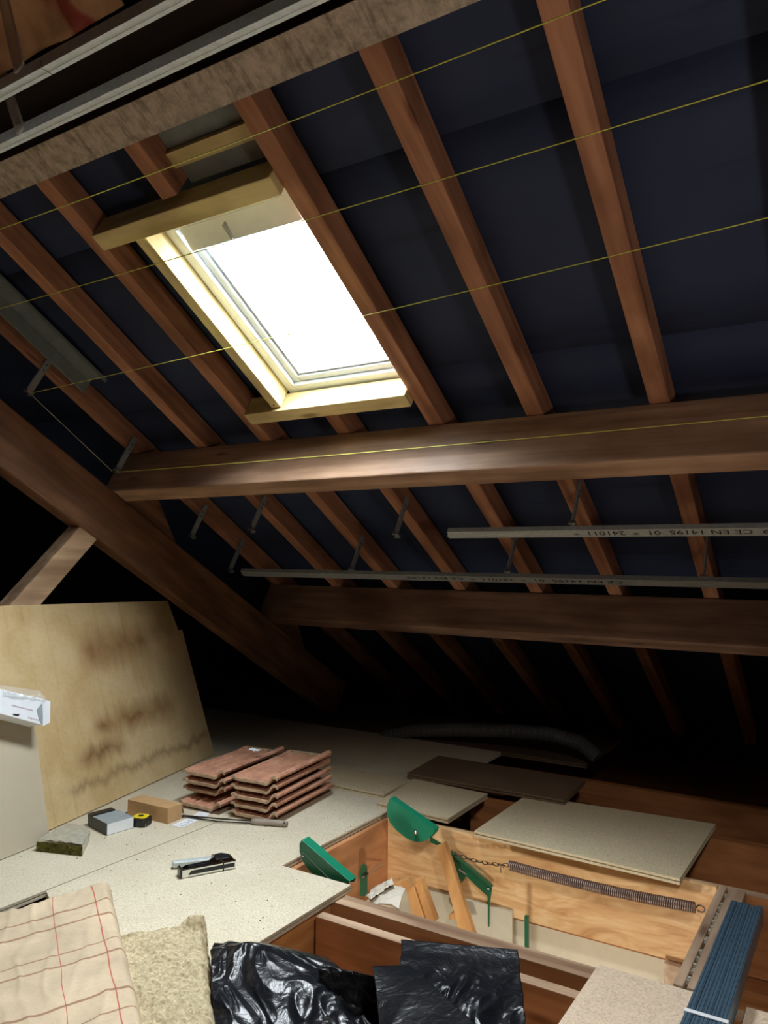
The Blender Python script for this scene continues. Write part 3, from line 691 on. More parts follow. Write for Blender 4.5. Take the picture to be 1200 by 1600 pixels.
# ------------------------------------------------------------------ tiles
def tile_meshes():
    """one interlocking clay roof tile, 0.42 long, 0.2 wide"""
    top = [(-.005, .010), (.0, .013), (.010, .012), (.016, .005), (.056, .0045), (.067, .0045), (.078, .004), (.112, .004), (.123, .004), (.134, .003), (.156, .001), (.166, .006), (.178, .024), (.186, .031), (.197, .031), (.204, .024)]
    bot = [(x, z-.010) for x, z in top]; bot[-1] = (.201, .015)
    n = len(top); mb = MB(); L = .42; K = 12
    for j in range(K+1):
        y = L*j/K; lift = .004 if j >= K-1 else 0
        for x, z in top: mb.v.append(Vector((x, y, z+lift)))
        for x, z in bot: mb.v.append(Vector((x, y, z)))
    for j in range(K):
        o = j*2*n; p = o+2*n
        for i in range(n-1):
            mb.f.append((o+i, o+i+1, p+i+1, p+i)); mb.f.append((o+n+i, p+n+i, p+n+i+1, o+n+i+1))
        mb.f.append((o, p, p+n, o+n)); mb.f.append((o+n-1, o+2*n-1, p+2*n-1, p+n-1))
    for o in (0, K*2*n):
        for i in range(n-1): mb.f.append((o+i, o+n+i, o+n+i+1, o+i+1))
    for x in (.030, .066, .122):
        mb.prism([(x-.009, .03, .0035), (x, .012, .0040), (x+.009, .03, .0035), (x, .03, .0105)], (0, .36, 0))
    body = mb
    lug = MB()
    for (x, y) in ((.025, .02), (.095, .02), (.025, .36), (.095, .36)):
        lug.prism([(x, y, -.006), (x+.030, y, -.006), (x+.026, y+.004, -.017), (x+.004, y+.004, -.017)], (0, .02, 0))
    head = MB().box(.01, .16, .405, .418, .004, .016).box(.03, .055, .385, .405, .002, .014).box(.105, .13, .385, .405, .002, .014)
    edge = MB(); fr_ = [(x, z+.0004) for x, z in top]; k_ = len(fr_)
    for (x, z), (x2, z2) in zip(top, top[1:]):
        edge.hexa([(x, -.0012, z-.0105), (x2, -.0012, z2-.0105), (x2, .006, z2-.0105), (x, .006, z-.0105), (x, -.0012, z+.0004), (x2, -.0012, z2+.0004), (x2, .004, z2+.0004), (x, .004, z+.0004)])
    return body, lug, head, edge
bo, lu, he, ed_ = tile_meshes()
pro = thing('roof_tile', (0, 0, 0), '', 'roof tile')
for nm, m_, mt in (('tile_body', bo, 'tile'), ('lug', lu, 'tilebody'), ('head_rib', he, 'tilebody'), ('front_edge', ed_, 'tilebody')):
    obj(nm, m_, mt, pro, origin=Vector((0, 0, 0)), smooth=False)
def put_tile(x, y, z, rz, lab, grp, first=[True], rx=0):
    if first[0]: t = pro; first[0] = False
    else:
        t = pro.copy(); COL.objects.link(t)
        for ch in pro.children:
            c = ch.copy(); COL.objects.link(c); c.parent = t
    t.location = (x, y, z); t.rotation_euler = (rx, 0, rz); t['label'] = lab; t['group'] = grp
pR = Zp(357, 1277, 0); pL = Zp(272, 1262, 0)
ORD5 = ['bottom', 'second from the bottom', 'middle', 'second from the top', 'top']
ST = .0325
for k in range(5):
    put_tile(pR.x+.012+.004*random.uniform(-1, 1), pR.y+.006*random.uniform(-1, 1)+k*.002, .0175+k*ST, math.radians(7+random.uniform(-1, 1)), f'terracotta roof tile, {ORD5[k]} one of the right hand stack of five', 'right stack of roof tiles')
ORD4 = ['bottom', 'second from the bottom', 'third from the bottom', 'top']
for k in range(4):
    put_tile(pL.x-.0+.004*random.uniform(-1, 1)+(.0 if k else .02), pL.y+.05+.006*random.uniform(-1, 1)-(.03 if k == 0 else 0), .0175+k*ST+(.012 if k else 0), math.radians(5+random.uniform(-1.5, 1.5)), f'terracotta roof tile, {ORD4[k]} one of the left hand stack by the plywood', 'left stack of roof tiles')
pp = Zp(396, 1180, .165)
obj('scrap_of_paper', MB().grid(crump(lambda a, b: (Vector((pp.x-.02+a*.05, pp.y-.01+b*.03, .182)), Vector((0, 0, 1))), .012, 60, 2), 8, 6), 'whitepaper', label='small crumpled white scrap on top of the left tile stack', cat='paper', solid=.001)

# ------------------------------------------------------------------ small things on the deck
def box3(A, B, C, h, name, mat, lab=None, cat=None, parent=None, **k):
    A, B, C = (Vector((q.x, q.y, 0.0)) for q in (A, B, C)); Dd = B+C-A; H_ = Vector((0, 0, h)); z = Vector((0, 0, k.pop('z', .0003)))
    return obj(name, MB().hexa([A+z, B+z, Dd+z, C+z, A+H_, B+H_, Dd+H_, C+H_]), mat, parent, label=lab, cat=cat, bevel=.0012, **k)
A, B, C_ = Zp(262, 1288), Zp(284, 1279), Zp(199, 1273)
bx = thing('cardboard_box', A, 'small closed brown cardboard box left of the tile stacks', 'box')
box3(A, B, C_, .058, 'carton', 'brownbox', parent=bx)
u_ = (C_-A).normalized(); w_ = (B-A)
obj('lid_flap', MB().prism([B+Vector((0, 0, .057)), B+u_*-.001+Vector((0, 0, .012))+w_.normalized()*.012, B+w_.normalized()*.03+Vector((0, 0, .010))+u_*.03, B+u_*.05+Vector((0, 0, .056))], w_.normalized()*.0015), 'brownbox', bx)
A, B, C_ = Zp(167, 1306), Zp(208, 1294), Zp(144, 1294)
bx = thing('tool_box', A, 'small white and dark carton between the foil wrapped offcut and the tape measure', 'box')
box3(A, B, C_, .042, 'carton', 'greycard', parent=bx)
nrm = (A-C_).normalized()
obj('white_side', MB().prism([A+nrm*.0004+Vector((0, 0, .002)), B+nrm*.0004+Vector((0, 0, .002)), B+nrm*.0004+Vector((0, 0, .040)), A+nrm*.0004+Vector((0, 0, .040))], nrm*.0006), 'whitepaper', bx, label='white long side')
eA = (A-B).normalized()
obj('dark_side', MB().prism([A+eA*.0004+Vector((0, 0, .001)), C_+eA*.0004+Vector((0, 0, .001)), C_+eA*.0004+Vector((0, 0, .042)), A+eA*.0004+Vector((0, 0, .042))], eA*.0006), 'black', bx, label='black short side')
C2 = C_+(C_-A).normalized()*.002
box3(C2+(B-A)*.0, C2+(B-A)*.9, C2+(C_-A).normalized()*.035, .045, 'battery_pack', 'black', lab='black plastic piece just behind the white and dark carton', cat='battery')
# tape measure
c = Zp(220, 1289, 0); c.z = 0; ax = Vector((1, .35, 0)).normalized(); ay = Vector((-.35, 1, 0)).normalized()
tm = thing('tape_measure', c, 'black and yellow tape measure between the two cartons', 'tape measure')
def rrect(c, ax, ay, w, d, r, z0, z1, n=6):
    pts = []
    for (sx_, sy_, a0) in ((1, 1, 0), (-1, 1, PI/2), (-1, -1, PI), (1, -1, 1.5*PI)):
        for k in range(n+1):
            a = a0+k*PI/2/n; pts.append(c+ax*(sx_*(w-r)+r*cos(a))+ay*(sy_*(d-r)+r*sin(a))+Vector((0, 0, z0)))
    return MB().prism(pts, (0, 0, z1-z0))
obj('case', rrect(c, ax, ay, .034, .03, .016, .0005, .030), 'black', tm, bevel=.004)
obj('yellow_top', rrect(c, ax, ay, .027, .023, .014, .030, .034), 'yellow', tm, bevel=.001)
obj('centre_label', rrect(c, ax, ay, .010, .009, .008, .034, .0350), 'black', tm)
obj('blade_hook', MB().box(c.x+.03, c.x+.040, c.y-.012, c.y-.010, .002, .012), 'steel', tm)
# leaflet
mb = MB().prism([Zp(u, v, .0008) for u, v in ((268, 1290), (284, 1293.5), (311, 1281), (296, 1277))], (0, 0, .0006))
lf = obj('paper_leaflet', mb, 'whitepaper', label='small white printed leaflet lying in front of the cardboard box', cat='paper')
mb = MB().prism([Zp(u, v, .0008) for u, v in ((300, 1276), (318, 1279), (330, 1270), (312, 1267))], (0, 0, .0006))
obj('paper_leaflet', mb, 'whitepaper', label='white leaflet partly under the left tile stack', cat='paper')
mb = MB()
for k in range(4):
    mb.prism([Zp(u, v, .0015) for u, v in ((277+k*5, 1289.3-k*2.4), (289+k*5-3, 1291-k*2.4), (289.6+k*5-3, 1290.5-k*2.4), (277.6+k*5, 1288.8-k*2.4))], (0, 0, .0002))
obj('print', mb, plain('leaflet_print', lin((130, 135, 150)), .8), lf)
# long tool with grey handle
ht = thing('long_hand_tool', Zp(395, 1285), 'long thin dark hand tool with a grey handle in front of the tiles', 'tool')
pts = [Zp(u, v, .012) for u, v in ((393, 1283.5), (402, 1284), (420, 1285), (438, 1286.5), (449, 1287.5))]
obj('handle', MB().tube(pts, [.010, .0125, .0115, .0125, .009], 12), 'greyhandle', ht, smooth=True)
pa = [Zp(u, v, .010) for u, v in ((285, 1274), (340, 1279), (396, 1283))]; pb = [Zp(u, v, .006) for u, v in ((285, 1275), (340, 1283.5), (396, 1286.5))]
obj('blade', MB().tube(pa, .0028, 6), 'darksteel', ht); obj('blade', MB().tube(pb, .0026, 6), 'darksteel', ht)
obj('hang_hole', MB().tube([Zp(444, 1286, .022), Zp(444, 1286, .0243)], .003, 8), 'ink', ht)
# foil wrapped wool offcut
oc = thing('wool_offcut', Zp(95, 1335), 'chunk of green mineral wool wrapped in foil by the cardboard panel', 'insulation')
A, B, C_, Dd = Zp(57, 1330), Zp(128, 1338), Zp(141, 1318), Zp(86, 1308)
def quadlift(q, z, a=0.0): return Vector((q.x, q.y, z))
core = MB().grid(lambda a, b: A.lerp(B, a)+Vector((0, 0, .002+b*.030+.004*noise.noise(Vector((a*9, b*5, 1)))*(b > .5)))+Vector((.5, -.86, 0))*.004*noise.noise(Vector((a*14, b*9, 4))), 40, 10)
obj('wool_core', core, 'woolgreen', oc, solid=.003)
topq = [A, B, Zp(140, 1312), Zp(104, 1303)]
tp = MB().grid(crump(lambda a, b: (A.lerp(B, a).lerp(topq[3].lerp(topq[2], a), b)+Vector((0, 0, .034+.004*sin(a*3))), Vector((0, 0, 1))), .008, 28, 6), 30, 22)
obj('foil_top', tp, 'foil', oc, solid=.001, smooth=True)
sd = MB().grid(crump(lambda a, b: (B.lerp(topq[2], a)+Vector((0, 0, .001+b*.034)), Vector((1, -.3, 0))), .006, 40, 6), 14, 10)
obj('foil_side', sd, 'foil', oc, solid=.001, smooth=True)
# staple gun lying on its side
O = Zp(285, 1373); X_ = (Zp(368, 1357)-O); LG = X_.length; X_.normalize(); Yy = Vector((-X_.y, X_.x, 0)); k_ = LG/.19
def gp(x, y, z=0): return O+X_*(x*k_)+Yy*(y*k_*(1.3 if y > 0 else 1))+Vector((0, 0, z))
sg = thing('staple_gun', gp(.09, .03), 'chrome and black staple gun lying on its side on the chipboard', 'staple gun')
obj('body', MB().prism([gp(.0, .004, .002), gp(.19, .0, .002), gp(.192, .052, .002), gp(.165, .072, .002), (gp(.135, .07, .002)), gp(.105, .036, .002), gp(.02, .034, .002), gp(0, .022, .002)], (0, 0, .024)), 'chrome', sg, bevel=.004)
obj('base_rail', MB().prism([gp(-.004, -.003, .001), gp(.191, -.004, .001), gp(.191, .0075, .001), gp(-.004, .009, .001)], (0, 0, .027)), 'chrome', sg, bevel=.003)
obj('dark_slot', MB().prism([gp(.02, -.0052, .009), gp(.185, -.0058, .009), gp(.185, -.0058, .020), gp(.03, -.0052, .020)], Yy*.002), 'black', sg, label='black slot along the magazine')
obj('grip_recess', MB().prism([gp(.025, .012, .0262), gp(.10, .014, .0262), (gp(.10, .019, .0262)), gp(.025, .018, .0262)], (0, 0, .0012)), 'black', sg)
obj('grip_recess', MB().prism([gp(.03, .022, .0262), gp(.11, .026, .0262), (gp(.108, .031, .0262)), gp(.03, .027, .0262)], (0, 0, .0012)), 'black', sg)
obj('head_plate', MB().prism([gp(.128, .032, .0262), gp(.180, .028, .0262), gp(.186, .048, .0262), gp(.163, .068, .0262), gp(.138, .066, .0262)], (0, 0, .002)), 'black', sg, bevel=.001)
obj('lever', MB().prism([gp(-.012, .070, .005), gp(.11, .048, .005), gp(.135, .056, .005), gp(.135, .068, .005), gp(.10, .074, .005), gp(-.010, .090, .005)], (0, 0, .018)), 'zinc', sg, bevel=.004)
obj('rear_cap', MB().prism([gp(-.010, -.003, .001), gp(.0, -.003, .001), gp(.0, .03, .001), gp(-.010, .026, .001)], (0, 0, .029)), 'black', sg, bevel=.002)
obj('front_band', MB().prism([gp(.142, -.0065, .001), gp(.146, -.0065, .001), gp(.148, .03, .001), gp(.144, .03, .001)], (0, 0, .0275)), 'black', sg)
obj('pivot', MB().tube([gp(.128, .058, .024), gp(.128, .058, .030)], .005, 12), 'steel', sg)

# ------------------------------------------------------------------ insulation at the bottom left
def bil(c, a, b): return c[0].lerp(c[1], a).lerp(c[3].lerp(c[2], a), b)
def q4(pts, z): return [Zp(u, v, z) for u, v in pts]
kc = q4([(-70, 1437), (172, 1369), (246, 1650), (-90, 1760)], .075)
def kfn(a, b):
    p = bil(kc, a, b); z = .0
    ed = min(a*0+1, (1-a)*14, b*14, 1); ed = max(0, ed)
    z += -.045*(1-ed)**2 + .008*noise.noise(Vector((p.x*6, p.y*6, 0)))+.004*(1-abs(noise.noise(Vector((p.x*16, p.y*10, 5))))*2)*(.4+.6*b)
    z += .006*max(0, 1-abs(noise.noise(Vector((a*5+b*3, b*4-a*2, 9))))*5)*.5+.010*max(0, 1-b*9)*(.5+noise.noise(Vector((a*14, 3, 0))))
    wob = .006*noise.noise(Vector((b*9, 7, 0)))+.010*max(0, 1-b*9)*noise.noise(Vector((a*11, 1, 0)))
    return p+Vector((wob, wob*(b < .1)*2, z))
kb_ = thing('insulation_roll', kc[1].lerp(kc[3], .5), 'insulation slab faced with creased brown paper and red lines, bottom left', 'insulation')
obj('paper_facing', MB().grid(kfn, 90, 90), 'kraft', kb_, smooth=True, solid=.002)
obj('wool_core', MB().hexa([bil(kc, *q)+Vector((0, 0, -.072)) for q in ((0, .03), (.965, .03), (.965, 1), (0, 1))]+[bil(kc, *q)+Vector((0, 0, -.03)) for q in ((0, .03), (.965, .03), (.965, 1), (0, 1))]), 'wool', kb_)
wc = q4([(170, 1450), (322, 1428), (352, 1680), (150, 1680)], .045)
def wfn(a, b):
    p = bil(wc, a, b); q = p*22
    ed = max(0, min(1, (1-a)*9, b*9))
    h = .006*noise.noise(q)+.005*noise.noise(q*2.4)+.003*noise.noise(q*6)
    lump = .03*math.exp(-(((a-.86)/.12)**2+((b-.06)/.06)**2))
    j = .012*noise.noise(Vector((a*3, b*22, 2)))*(a > .9) 
    k = (.022*noise.noise(Vector((a*9, 1, 2)))+.012*noise.noise(Vector((a*26, 1, 2))))*max(0, 1-b*8)
    return p+Vector((j*.9+.004*noise.noise(q*3), k, h+lump-.04*(1-ed)**2+.008*noise.noise(p*9)))
wb = thing('mineral_wool_slab', wc[1].lerp(wc[3], .5), 'bare beige mineral wool slab with a torn edge between the paper and black plastic', 'insulation')
obj('wool_surface', MB().grid(wfn, 130, 130), 'wool', wb)
obj('wool_edge', MB().grid(lambda a, b: bil(wc, .985, a)+Vector((.010*b+.010*noise.noise(Vector((a*30, b*4, 2)))+.006*noise.noise(Vector((a*80, b*14, 2))), 0, -.02-b*.16)), 120, 16), 'wool', wb)

# ------------------------------------------------------------------ black plastic
def ridged(q):
    return (1-abs(noise.noise(q))*2.2)
def film(c4, amp, sc, seed, nu, nv, lab, bulge=.03, nrm=Vector((0, -.5, .86))):
    def fn(a, b):
        p = bil(c4, a, b); w = Vector((p.x*sc+seed, p.y*sc*1.2, p.z*sc+2*seed))
        w = w+Vector((noise.noise(w*.5), noise.noise(w*.5+Vector((5, 5, 5))), 0))*1.2
        big = ridged(w*.42); d_, _ = noise.voronoi(w*1.1)
        h = big*.7+(d_[1]-d_[0])*.30+ridged(w*1.5)*.2+ridged(w*3.4)*.09
        ed = min(1, 6*min(b+.06, 1))
        return p+nrm*(amp*h*ed+bulge*sin(PI*a)*sin(PI*min(1, b+.2)))+Vector((noise.noise(Vector((b*5, a*9, seed)))*.012, 0, 0))
    return obj('black_plastic_sheet', MB().grid(fn, nu, nv), 'film', label=lab, cat='plastic sheet', smooth=True, solid=.0012)
L4 = [Zp(336, 1476, .04), Zp(515, 1500, .03), Zp(655, 1660, -.04), Zp(345, 1700, -.02)]
film(L4, .042, 7.5, 11, 170, 150, 'crumpled shiny black plastic bag at the bottom, beside the mineral wool', .03)
L5 = [Yp(500, 1512, 1.45), Yp(585, 1530, 1.45), Zp(650, 1650, -.10), Zp(520, 1650, -.08)]
film(L5, .03, 11, 31, 70, 80, 'small crumpled black plastic fold between the two larger pieces', .01)
Rr = [Yp(626, 1468, 1.60), Yp(808, 1484, 1.66), Yp(828, 1640, 1.40), Yp(640, 1640, 1.30)]
def rfn(a, b):
    p = bil(Rr, a, b); w = Vector((p.x*9+3, p.z*9, p.y*4))
    w = w+Vector((noise.noise(w*.7), noise.noise(w*.7+Vector((5, 5, 5))), 0))*.9
    h = ridged(w)*.6+ridged(w*2.4)*.4+ridged(w*5)*.12
    return p+Vector((0, -.8, .4))*(.038*h*min(1, max(0, (b-.12)*3)*(1.25-a*.75))+.01*noise.noise(p*5))
rs = thing('black_plastic_sheet', Rr[0], 'stiff black plastic sheet with a straight top edge, right of the crumpled bag', 'plastic sheet')
obj('sheet', MB().grid(rfn, 110, 110), 'film', rs, smooth=True, solid=.0012)
Ff = [Yp(582, 1510, 1.42), Yp(640, 1508, 1.48), Yp(790, 1640, 1.22), Yp(600, 1640, 1.22)]
def ffn(a, b):
    p = bil(Ff, a, b); w = Vector((p.x*6+8, p.z*6, p.y*4)); h = ridged(w)
    return p+Vector((0, -.8, .4))*(.016*h*b)
obj('folded_flap', MB().grid(ffn, 60, 60), 'film', rs, smooth=True, solid=.0012)

# ------------------------------------------------------------------ loft ladder
def arcplate(pts2, y0, y1_, name, lab, mat, bolt=None):
    """U shaped half moon arm: straight pixel edge p0-p1, belly through the others; two cheeks and a web"""
    P3 = [Yp(u, v, y0) for u, v in pts2]
    t = thing(name, P3[0], lab, 'bracket', 'green curved loft ladder brackets')
    obj('front_cheek', MB().prism(P3, (0, .002, 0)), mat, t)
    obj('rear_cheek', MB().prism([p+Vector((0, y1_-y0-.002, 0)) for p in P3], (0, .002, 0)), mat, t)
    a, b = P3[0], P3[1]; nn_ = Vector((-(b-a).z, 0, (b-a).x)).normalized()*.002
    obj('web', MB().hexa([a, b, b+Vector((0, y1_-y0, 0)), a+Vector((0, y1_-y0, 0)), a+nn_, b+nn_, b+nn_+Vector((0, y1_-y0, 0)), a+nn_+Vector((0, y1_-y0, 0))]), 'green', t, bevel=.0008)
    return t
# belly points
near = [(471, 1313), (546, 1378), (543, 1384), (533, 1385), (515, 1380), (497, 1373), (483, 1360), (473, 1346), (468, 1331), (468, 1319)]
g1_ = arcplate(near, 2.03, 2.068, 'ladder_bracket', 'green curved ladder bracket on the near left side of the hatch', 'greendark')
a_, b_2, c_2 = Yp(472, 1333, 2.028), Yp(476, 1334, 2.028), Yp(517, 1376, 2.028)
obj('release_rod', MB().tube([a_, b_2, c_2], .0014, 6), 'steel', g1_)
obj('rivet', MB().tube([Yp(473.5, 1338, 2.031), Yp(473.5, 1338, 2.026)], .0025, 8), 'steel', g1_)
far = [(609, 1248), (679, 1297), (677, 1303), (669, 1311), (659, 1316), (647, 1315), (634, 1309), (620, 1298), (609, 1285), (604, 1271), (605, 1257)]
g2_ = arcplate(far, 2.50, 2.534, 'ladder_bracket', 'green curved ladder bracket with a steel bolt on the far side of the hatch', 'green')
bp = Yp(650.5, 1300, 2.50)
mbb = MB()
for k in range(5):
    pass
obj('bolt', MB().tube([bp+Vector((0, .001, 0)), bp+Vector((0, -.006, 0)), bp+Vector((0, -.010, 0)), bp+Vector((0, -.012, 0))], [.0075, .0075, .0055, .002], 14), 'steel', g2_, smooth=True)
l0, l1_ = Yp(672, 1308, 2.512), Yp(692, 1320, 2.512)
obj('link_arm', MB().hexa([l0, l1_, l1_+Vector((0, 0, -.012)), l0+Vector((0, 0, -.018)), l0+Vector((0, .004, 0)), l1_+Vector((0, .004, 0)), l1_+Vector((0, .004, -.012)), l0+Vector((0, .004, -.018))]), 'greendark', g2_)
# wooden stringer held by the far bracket
s0_, s1_, s2_, s3_ = Yp(682, 1321, 2.505), Yp(694, 1317, 2.505), Yp(741, 1462, 2.505), Yp(719, 1462, 2.505)
obj('ladder_stringer', MB().prism([s0_, s1_, s2_, s3_], (0, .022, 0)), 'ladderwood', label='slanting pale wooden ladder rail hanging from the far green bracket', cat='ladder part', bevel=.001)
# green hinge arm on the far board
ga = thing('loft_ladder_arm', Yp(703, 1333, 2.58), 'dark green steel hinge arm on the far hatch board behind the wooden ladder rail', 'bracket')
obj('arm_plate', MB().prism([Yp(u, v, 2.59) for u, v in ((703, 1331), (768, 1386), (768, 1394), (763, 1402), (726, 1367), (727, 1372), (722, 1378), (717, 1374))], (0, .004, 0)), 'greendark', ga)
obj('arm_flange', MB().prism([Yp(u, v, 2.575) for u, v in ((703, 1331), (768, 1386), (767, 1388), (703, 1334))], (0, .017, 0)), 'greendark', ga)
obj('lower_link', MB().prism([Yp(u, v, 2.585) for u, v in ((761, 1390), (768, 1390), (764.5, 1418), (764, 1448), (762.5, 1448), (762.3, 1420))], (0, .004, 0)), 'greendark', ga)
obj('pin', MB().tube([Yp(763, 1389, 2.585), Yp(763, 1389, 2.578)], .004, 10), 'steel', ga)
obj('stop', MB().prism([Yp(u, v, 2.586) for u, v in ((717, 1357), (728, 1365), (728, 1367), (717, 1360))], (0, .003, 0)), 'steel', ga)
# green strap with threaded rod on the left lining
gs = thing('hinge_strap', Xp(567, 1392, HX0+.05), 'small dark green strap with a threaded rod on the left hatch lining', 'bracket')
sp_ = [Xp(u, v, HX0+.06) for u, v in ((563, 1354), (567, 1349), (572, 1351), (573, 1362), (573, 1400), (562, 1400))]
obj('strap', MB().prism(sp_, (.004, 0, 0)), 'greendark', gs, bevel=.001)
obj('threaded_rod', MB().tube([Xp(566, 1371, HX0+.07), Xp(597, 1350, HX0+.03)], .0028, 8), 'steel', gs)
obj('nut', MB().tube([Xp(570, 1368, HX0+.068), Xp(574, 1365, HX0+.062)], .0055, 6), 'darksteel', gs)
# folded ladder sections down in the hatch
GLD = 'pale wooden parts of the folded ladder in the hatch'
def plank(pts, y, th_, lab, mat='ladderwood', dy=.02):
    return obj('ladder_part', MB().prism([Yp(u, v, y) for u, v in pts], (0, dy, 0)), mat, label=lab, cat='ladder part', group=GLD, bevel=.0015)
plank([(632, 1378), (644, 1377), (664, 1440), (646, 1440)], 2.36, .02, 'left one of two upright wooden ladder pieces', dy=.03)
plank([(646, 1376), (656, 1374), (680, 1440), (667, 1440)], 2.36, .02, 'right one of two upright wooden ladder pieces', dy=.03)
plank([(614, 1381), (634, 1375), (640, 1388), (634, 1392), (620, 1390)], 2.30, .02, 'short wooden ladder tread beside the white bundle', dy=.05)
plank([(700, 1430), (724, 1421), (724, 1432), (702, 1438)], 2.53, .02, 'small wooden ladder tread low in the hatch', dy=.04)
cpt = Yp(600, 1394, 2.22)
def blob(c, rx, ry, rz_, seed, nu=36, nv=20):
    def fn(a, b):
        th_ = 2*PI*a; ph = PI*b; d = Vector((cos(th_)*sin(ph), sin(th_)*sin(ph), cos(ph)))
        r = 1+.25*ridged(d*1.7+Vector((seed, 0, 0)))*.6+.1*noise.noise(d*5)
        return c+Vector((d.x*rx*r, d.y*ry*r, d.z*rz_*r))
    return MB().grid(fn, nu, nv)
wbn = thing('white_bundle', cpt, 'crumpled white plastic wrapped bundle at the left end of the hatch', 'bundle')
wm = plain('white_wrap', lin((222, 214, 198)), .35, var=.06)
b0_ = Yp(612, 1393, 2.2)
obj('wrapped_block', MB().grid(crump(lambda a, b: (Yp(588, 1392, 2.28).lerp(Yp(634, 1392, 2.20), a).lerp(Yp(575, 1412, 2.10).lerp(Yp(624, 1412, 2.08), a), b)+Vector((0, 0, .012*sin(PI*a)*1.2-.02*b*b)), Vector((0, -.3, 1))), .012, 16, 4), 40, 24), wm, wbn, smooth=True, solid=.004)
obj('loose_wrap', MB().grid(crump(lambda a, b: (Yp(572, 1402, 2.22).lerp(Yp(612, 1374, 2.30), a).lerp(Yp(580, 1410, 2.12).lerp(Yp(616, 1384, 2.20), a), b), Vector((0, -.3, 1))), .02, 26, 8), 40, 16), wm, wbn, smooth=True, solid=.002)
# spring and chain
P0 = Yp(796, 1352, 2.545); P1 = Yp(1086, 1418, 2.545)
sp = thing('tension_spring', P0, 'long grey coil spring stretched along the far side of the hatch', 'spring')
dv = (P1-P0); ln = dv.length; dv.normalize(); sx1 = dv.cross(Vector((0, 0, 1))).normalized(); sx2 = sx1.cross(dv)
pts = []; turns = 92; R_ = .0145; k1s = 12
for k in range(turns*k1s+1):
    t = k/(turns*k1s); a = 2*PI*k/k1s
    pts.append(P0+dv*(ln*t)+(sx1*cos(a)+sx2*sin(a))*R_+Vector((0, 0, -.008*4*t*(1-t))))
obj('coil', MB().tube(pts, .0029, 6), 'springsteel', sp, smooth=True)
obj('end_hook', MB().tube([P1+(sx1*0+sx2*sin(a)*.010)+dv*(.004+.012*(1-cos(a))) for a in [k*PI/6 for k in range(12)]], .0022, 6), 'darksteel', sp)
C0 = Yp(704, 1332, 2.565); nL = 11
ch = thing('chain', C0, 'thin steel chain linking the spring to the green hinge arm', 'chain')
CE = P0
first = None
for k in range(nL):
    t = (k+.5)/nL; p = C0.lerp(CE, t)+Vector((0, 0, -.010*4*t*(1-t)+.0))
    d = (CE-C0).normalized(); n2 = Vector((0, 1, 0)) if k % 2 else d.cross(Vector((0, 1, 0))).normalized()
    n2 = (n2-d*n2.dot(d)).normalized()
    pts = [p+d*cos(a)*.0145+n2*sin(a)*.0055 for a in [j*2*PI/12 for j in range(13)]]
    obj('chain_link', MB().tube(pts, .0013, 5), 'darksteel', ch, smooth=True)
obj('loose_hook', MB().tube([Yp(783, 1364, 2.55), Yp(782, 1355, 2.55), Yp(785, 1352, 2.55), Yp(787, 1357, 2.55)], .0013, 6), 'darksteel', ch)

# ------------------------------------------------------------------ metal studs at the right
GS = 'strapped bundle of galvanised studs'
sxl = [Zp(1143, 1407, .05).x, Zp(1194, 1413, .05).x]
X0s, X1s = sxl; nS = 5; ws = (X1s-X0s)/nS
ord_ = ['leftmost', 'second from the left', 'middle', 'second from the right', 'rightmost']
ybk = Zp(1143, 1407, .05).y
def studmesh(x, w, y0, y1_, zt, skew=0):
    pr = [(0, zt-.045), (0, zt), (w-.0008, zt), (w-.0008, zt-.006), (w*.66, zt-.0018), (w*.36, zt-.0018), (.0018, zt-.0016), (.0018, zt-.045)]
    pr = [(0, zt-.046), (0, zt-.001), (.001, zt), (w*.30, zt), (w*.34, zt-.0022), (w*.40, zt), (w*.74, zt), (w*.78, zt-.0022), (w*.83, zt), (w-.0014, zt), (w-.0006, zt-.001), (w-.0006, zt-.046)]
    return MB().prism([(x+a, y0, z) for a, z in pr], (skew, y1_-y0, 0))
for k in range(nS):
    obj('metal_stud', studmesh(X0s+k*ws, ws, .55, ybk+random.uniform(-.008, .004), .052+random.choice((0, .0012, -.001))), 'stud', label=f'{ord_[k]} of the five bluish steel studs strapped together at bottom right', cat='metal stud', group=GS)
sy = Zp(1070, 1577, .054).y
obj('strap', MB().box(X0s-.0015, X1s+.0015, sy-.006, sy+.006, .0535, .0550).box(X0s-.003, X0s-.0015, sy-.006, sy+.006, .0, .0550).box(X1s+.0015, X1s+.003, sy-.006, sy+.006, .0, .0550), 'whitepaper', label='white band around the bundle of steel studs', cat='strap')

# ------------------------------------------------------------------ duct in the dark
pts = [Yp(u, v, 3.75) for u, v in ((574, 1180), (584, 1166), (605, 1150), (650, 1141), (720, 1140), (800, 1142), (860, 1147), (905, 1160), (935, 1185))]
fine = []
for i in range(len(pts)-1):
    for k in range(14): fine.append(pts[i].lerp(pts[i+1], k/14))
obj('flexible_duct', MB().tube(fine, [.033+.004*(i % 2) for i in range(len(fine))], 14), 'duct', label='dim corrugated flexible duct arching in the dark near the eaves', cat='duct')

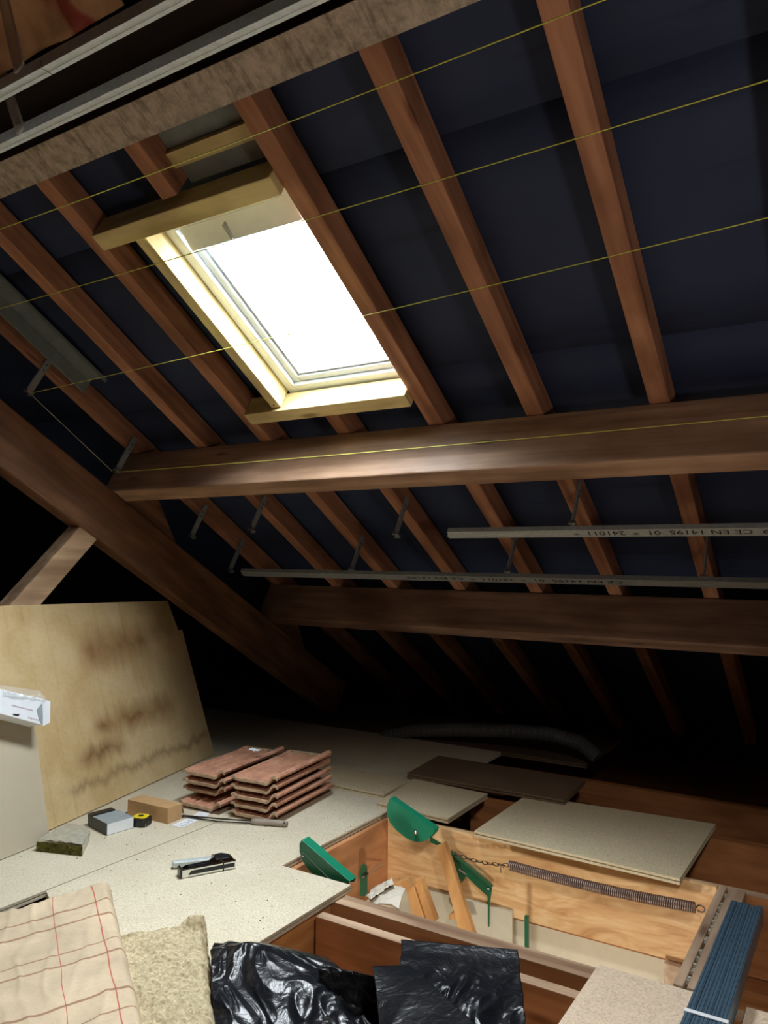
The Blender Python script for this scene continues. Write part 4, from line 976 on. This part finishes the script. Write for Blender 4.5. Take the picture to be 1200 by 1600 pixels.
# ------------------------------------------------------------------ light
w = bpy.data.worlds.new('sky'); scn.world = w; w.use_nodes = True
nt = w.node_tree; bg = nt.nodes['Background']; bg.inputs[0].default_value = (.88, .95, 1.0, 1)
tc = nt.nodes.new('ShaderNodeTexCoord'); sp = nt.nodes.new('ShaderNodeSeparateXYZ'); mr = nt.nodes.new('ShaderNodeMapRange')
mr.interpolation_type = 'SMOOTHSTEP'     # overcast sky, brighter on the side the roof faces than over the ridge
for k_n, v_n in (('From Min', -.62), ('From Max', -.22), ('To Min', 1.5), ('To Max', 72.0)): mr.inputs[k_n].default_value = v_n
nt.links.new(tc.outputs['Generated'], sp.inputs[0]); nt.links.new(sp.outputs[1], mr.inputs['Value']); nt.links.new(mr.outputs[0], bg.inputs[1])
def lamp(name, typ, loc, energy, col, size=.1, target=None, angle=None, blend=.5):
    l = bpy.data.lights.new(name, typ); l.energy = energy; l.color = col
    if typ in ('SPOT', 'POINT'): l.shadow_soft_size = size
    o = bpy.data.objects.new(name, l); COL.objects.link(o); o.location = loc
    if target is not None: o.rotation_euler = (Vector(target)-Vector(loc)).to_track_quat('-Z', 'Y').to_euler()
    if angle: l.spot_size = math.radians(angle); l.spot_blend = blend
    return o
pl = bpy.data.lights.new('window_portal', 'AREA'); pl.shape = 'RECTANGLE'; pl.size = .50; pl.size_y = .74; pl.cycles.is_portal = True
po = bpy.data.objects.new('window_portal', pl); COL.objects.link(po); po.location = P(-1.57, 1.23, 1.79)
po.rotation_euler = (-N).to_track_quat('-Z', 'Y').to_euler()
lamp('roof_fill', 'SPOT', (.55, .9, .85), 19, (1, .87, .76), .10, (-.45, 1.75, 1.9), 105, .9)  # added fill from the right for rafters and purlin, no fixture there
lamp('floor_fill', 'SPOT', (.35, .3, 1.9), 105, (1, .93, .86), .10, (-.45, 1.4, 0), 66, .5)  # added fill over the near floor, cone cut short of the eaves
lamp('room_lamp', 'POINT', (-.6, 1.2, -.9), 45, (1, .95, .85), .1)

scn.view_settings.view_transform = 'Standard'; scn.view_settings.look = 'None'
scn.view_settings.gamma = 1; scn.view_settings.exposure = 0; scn.view_settings.use_curve_mapping = False
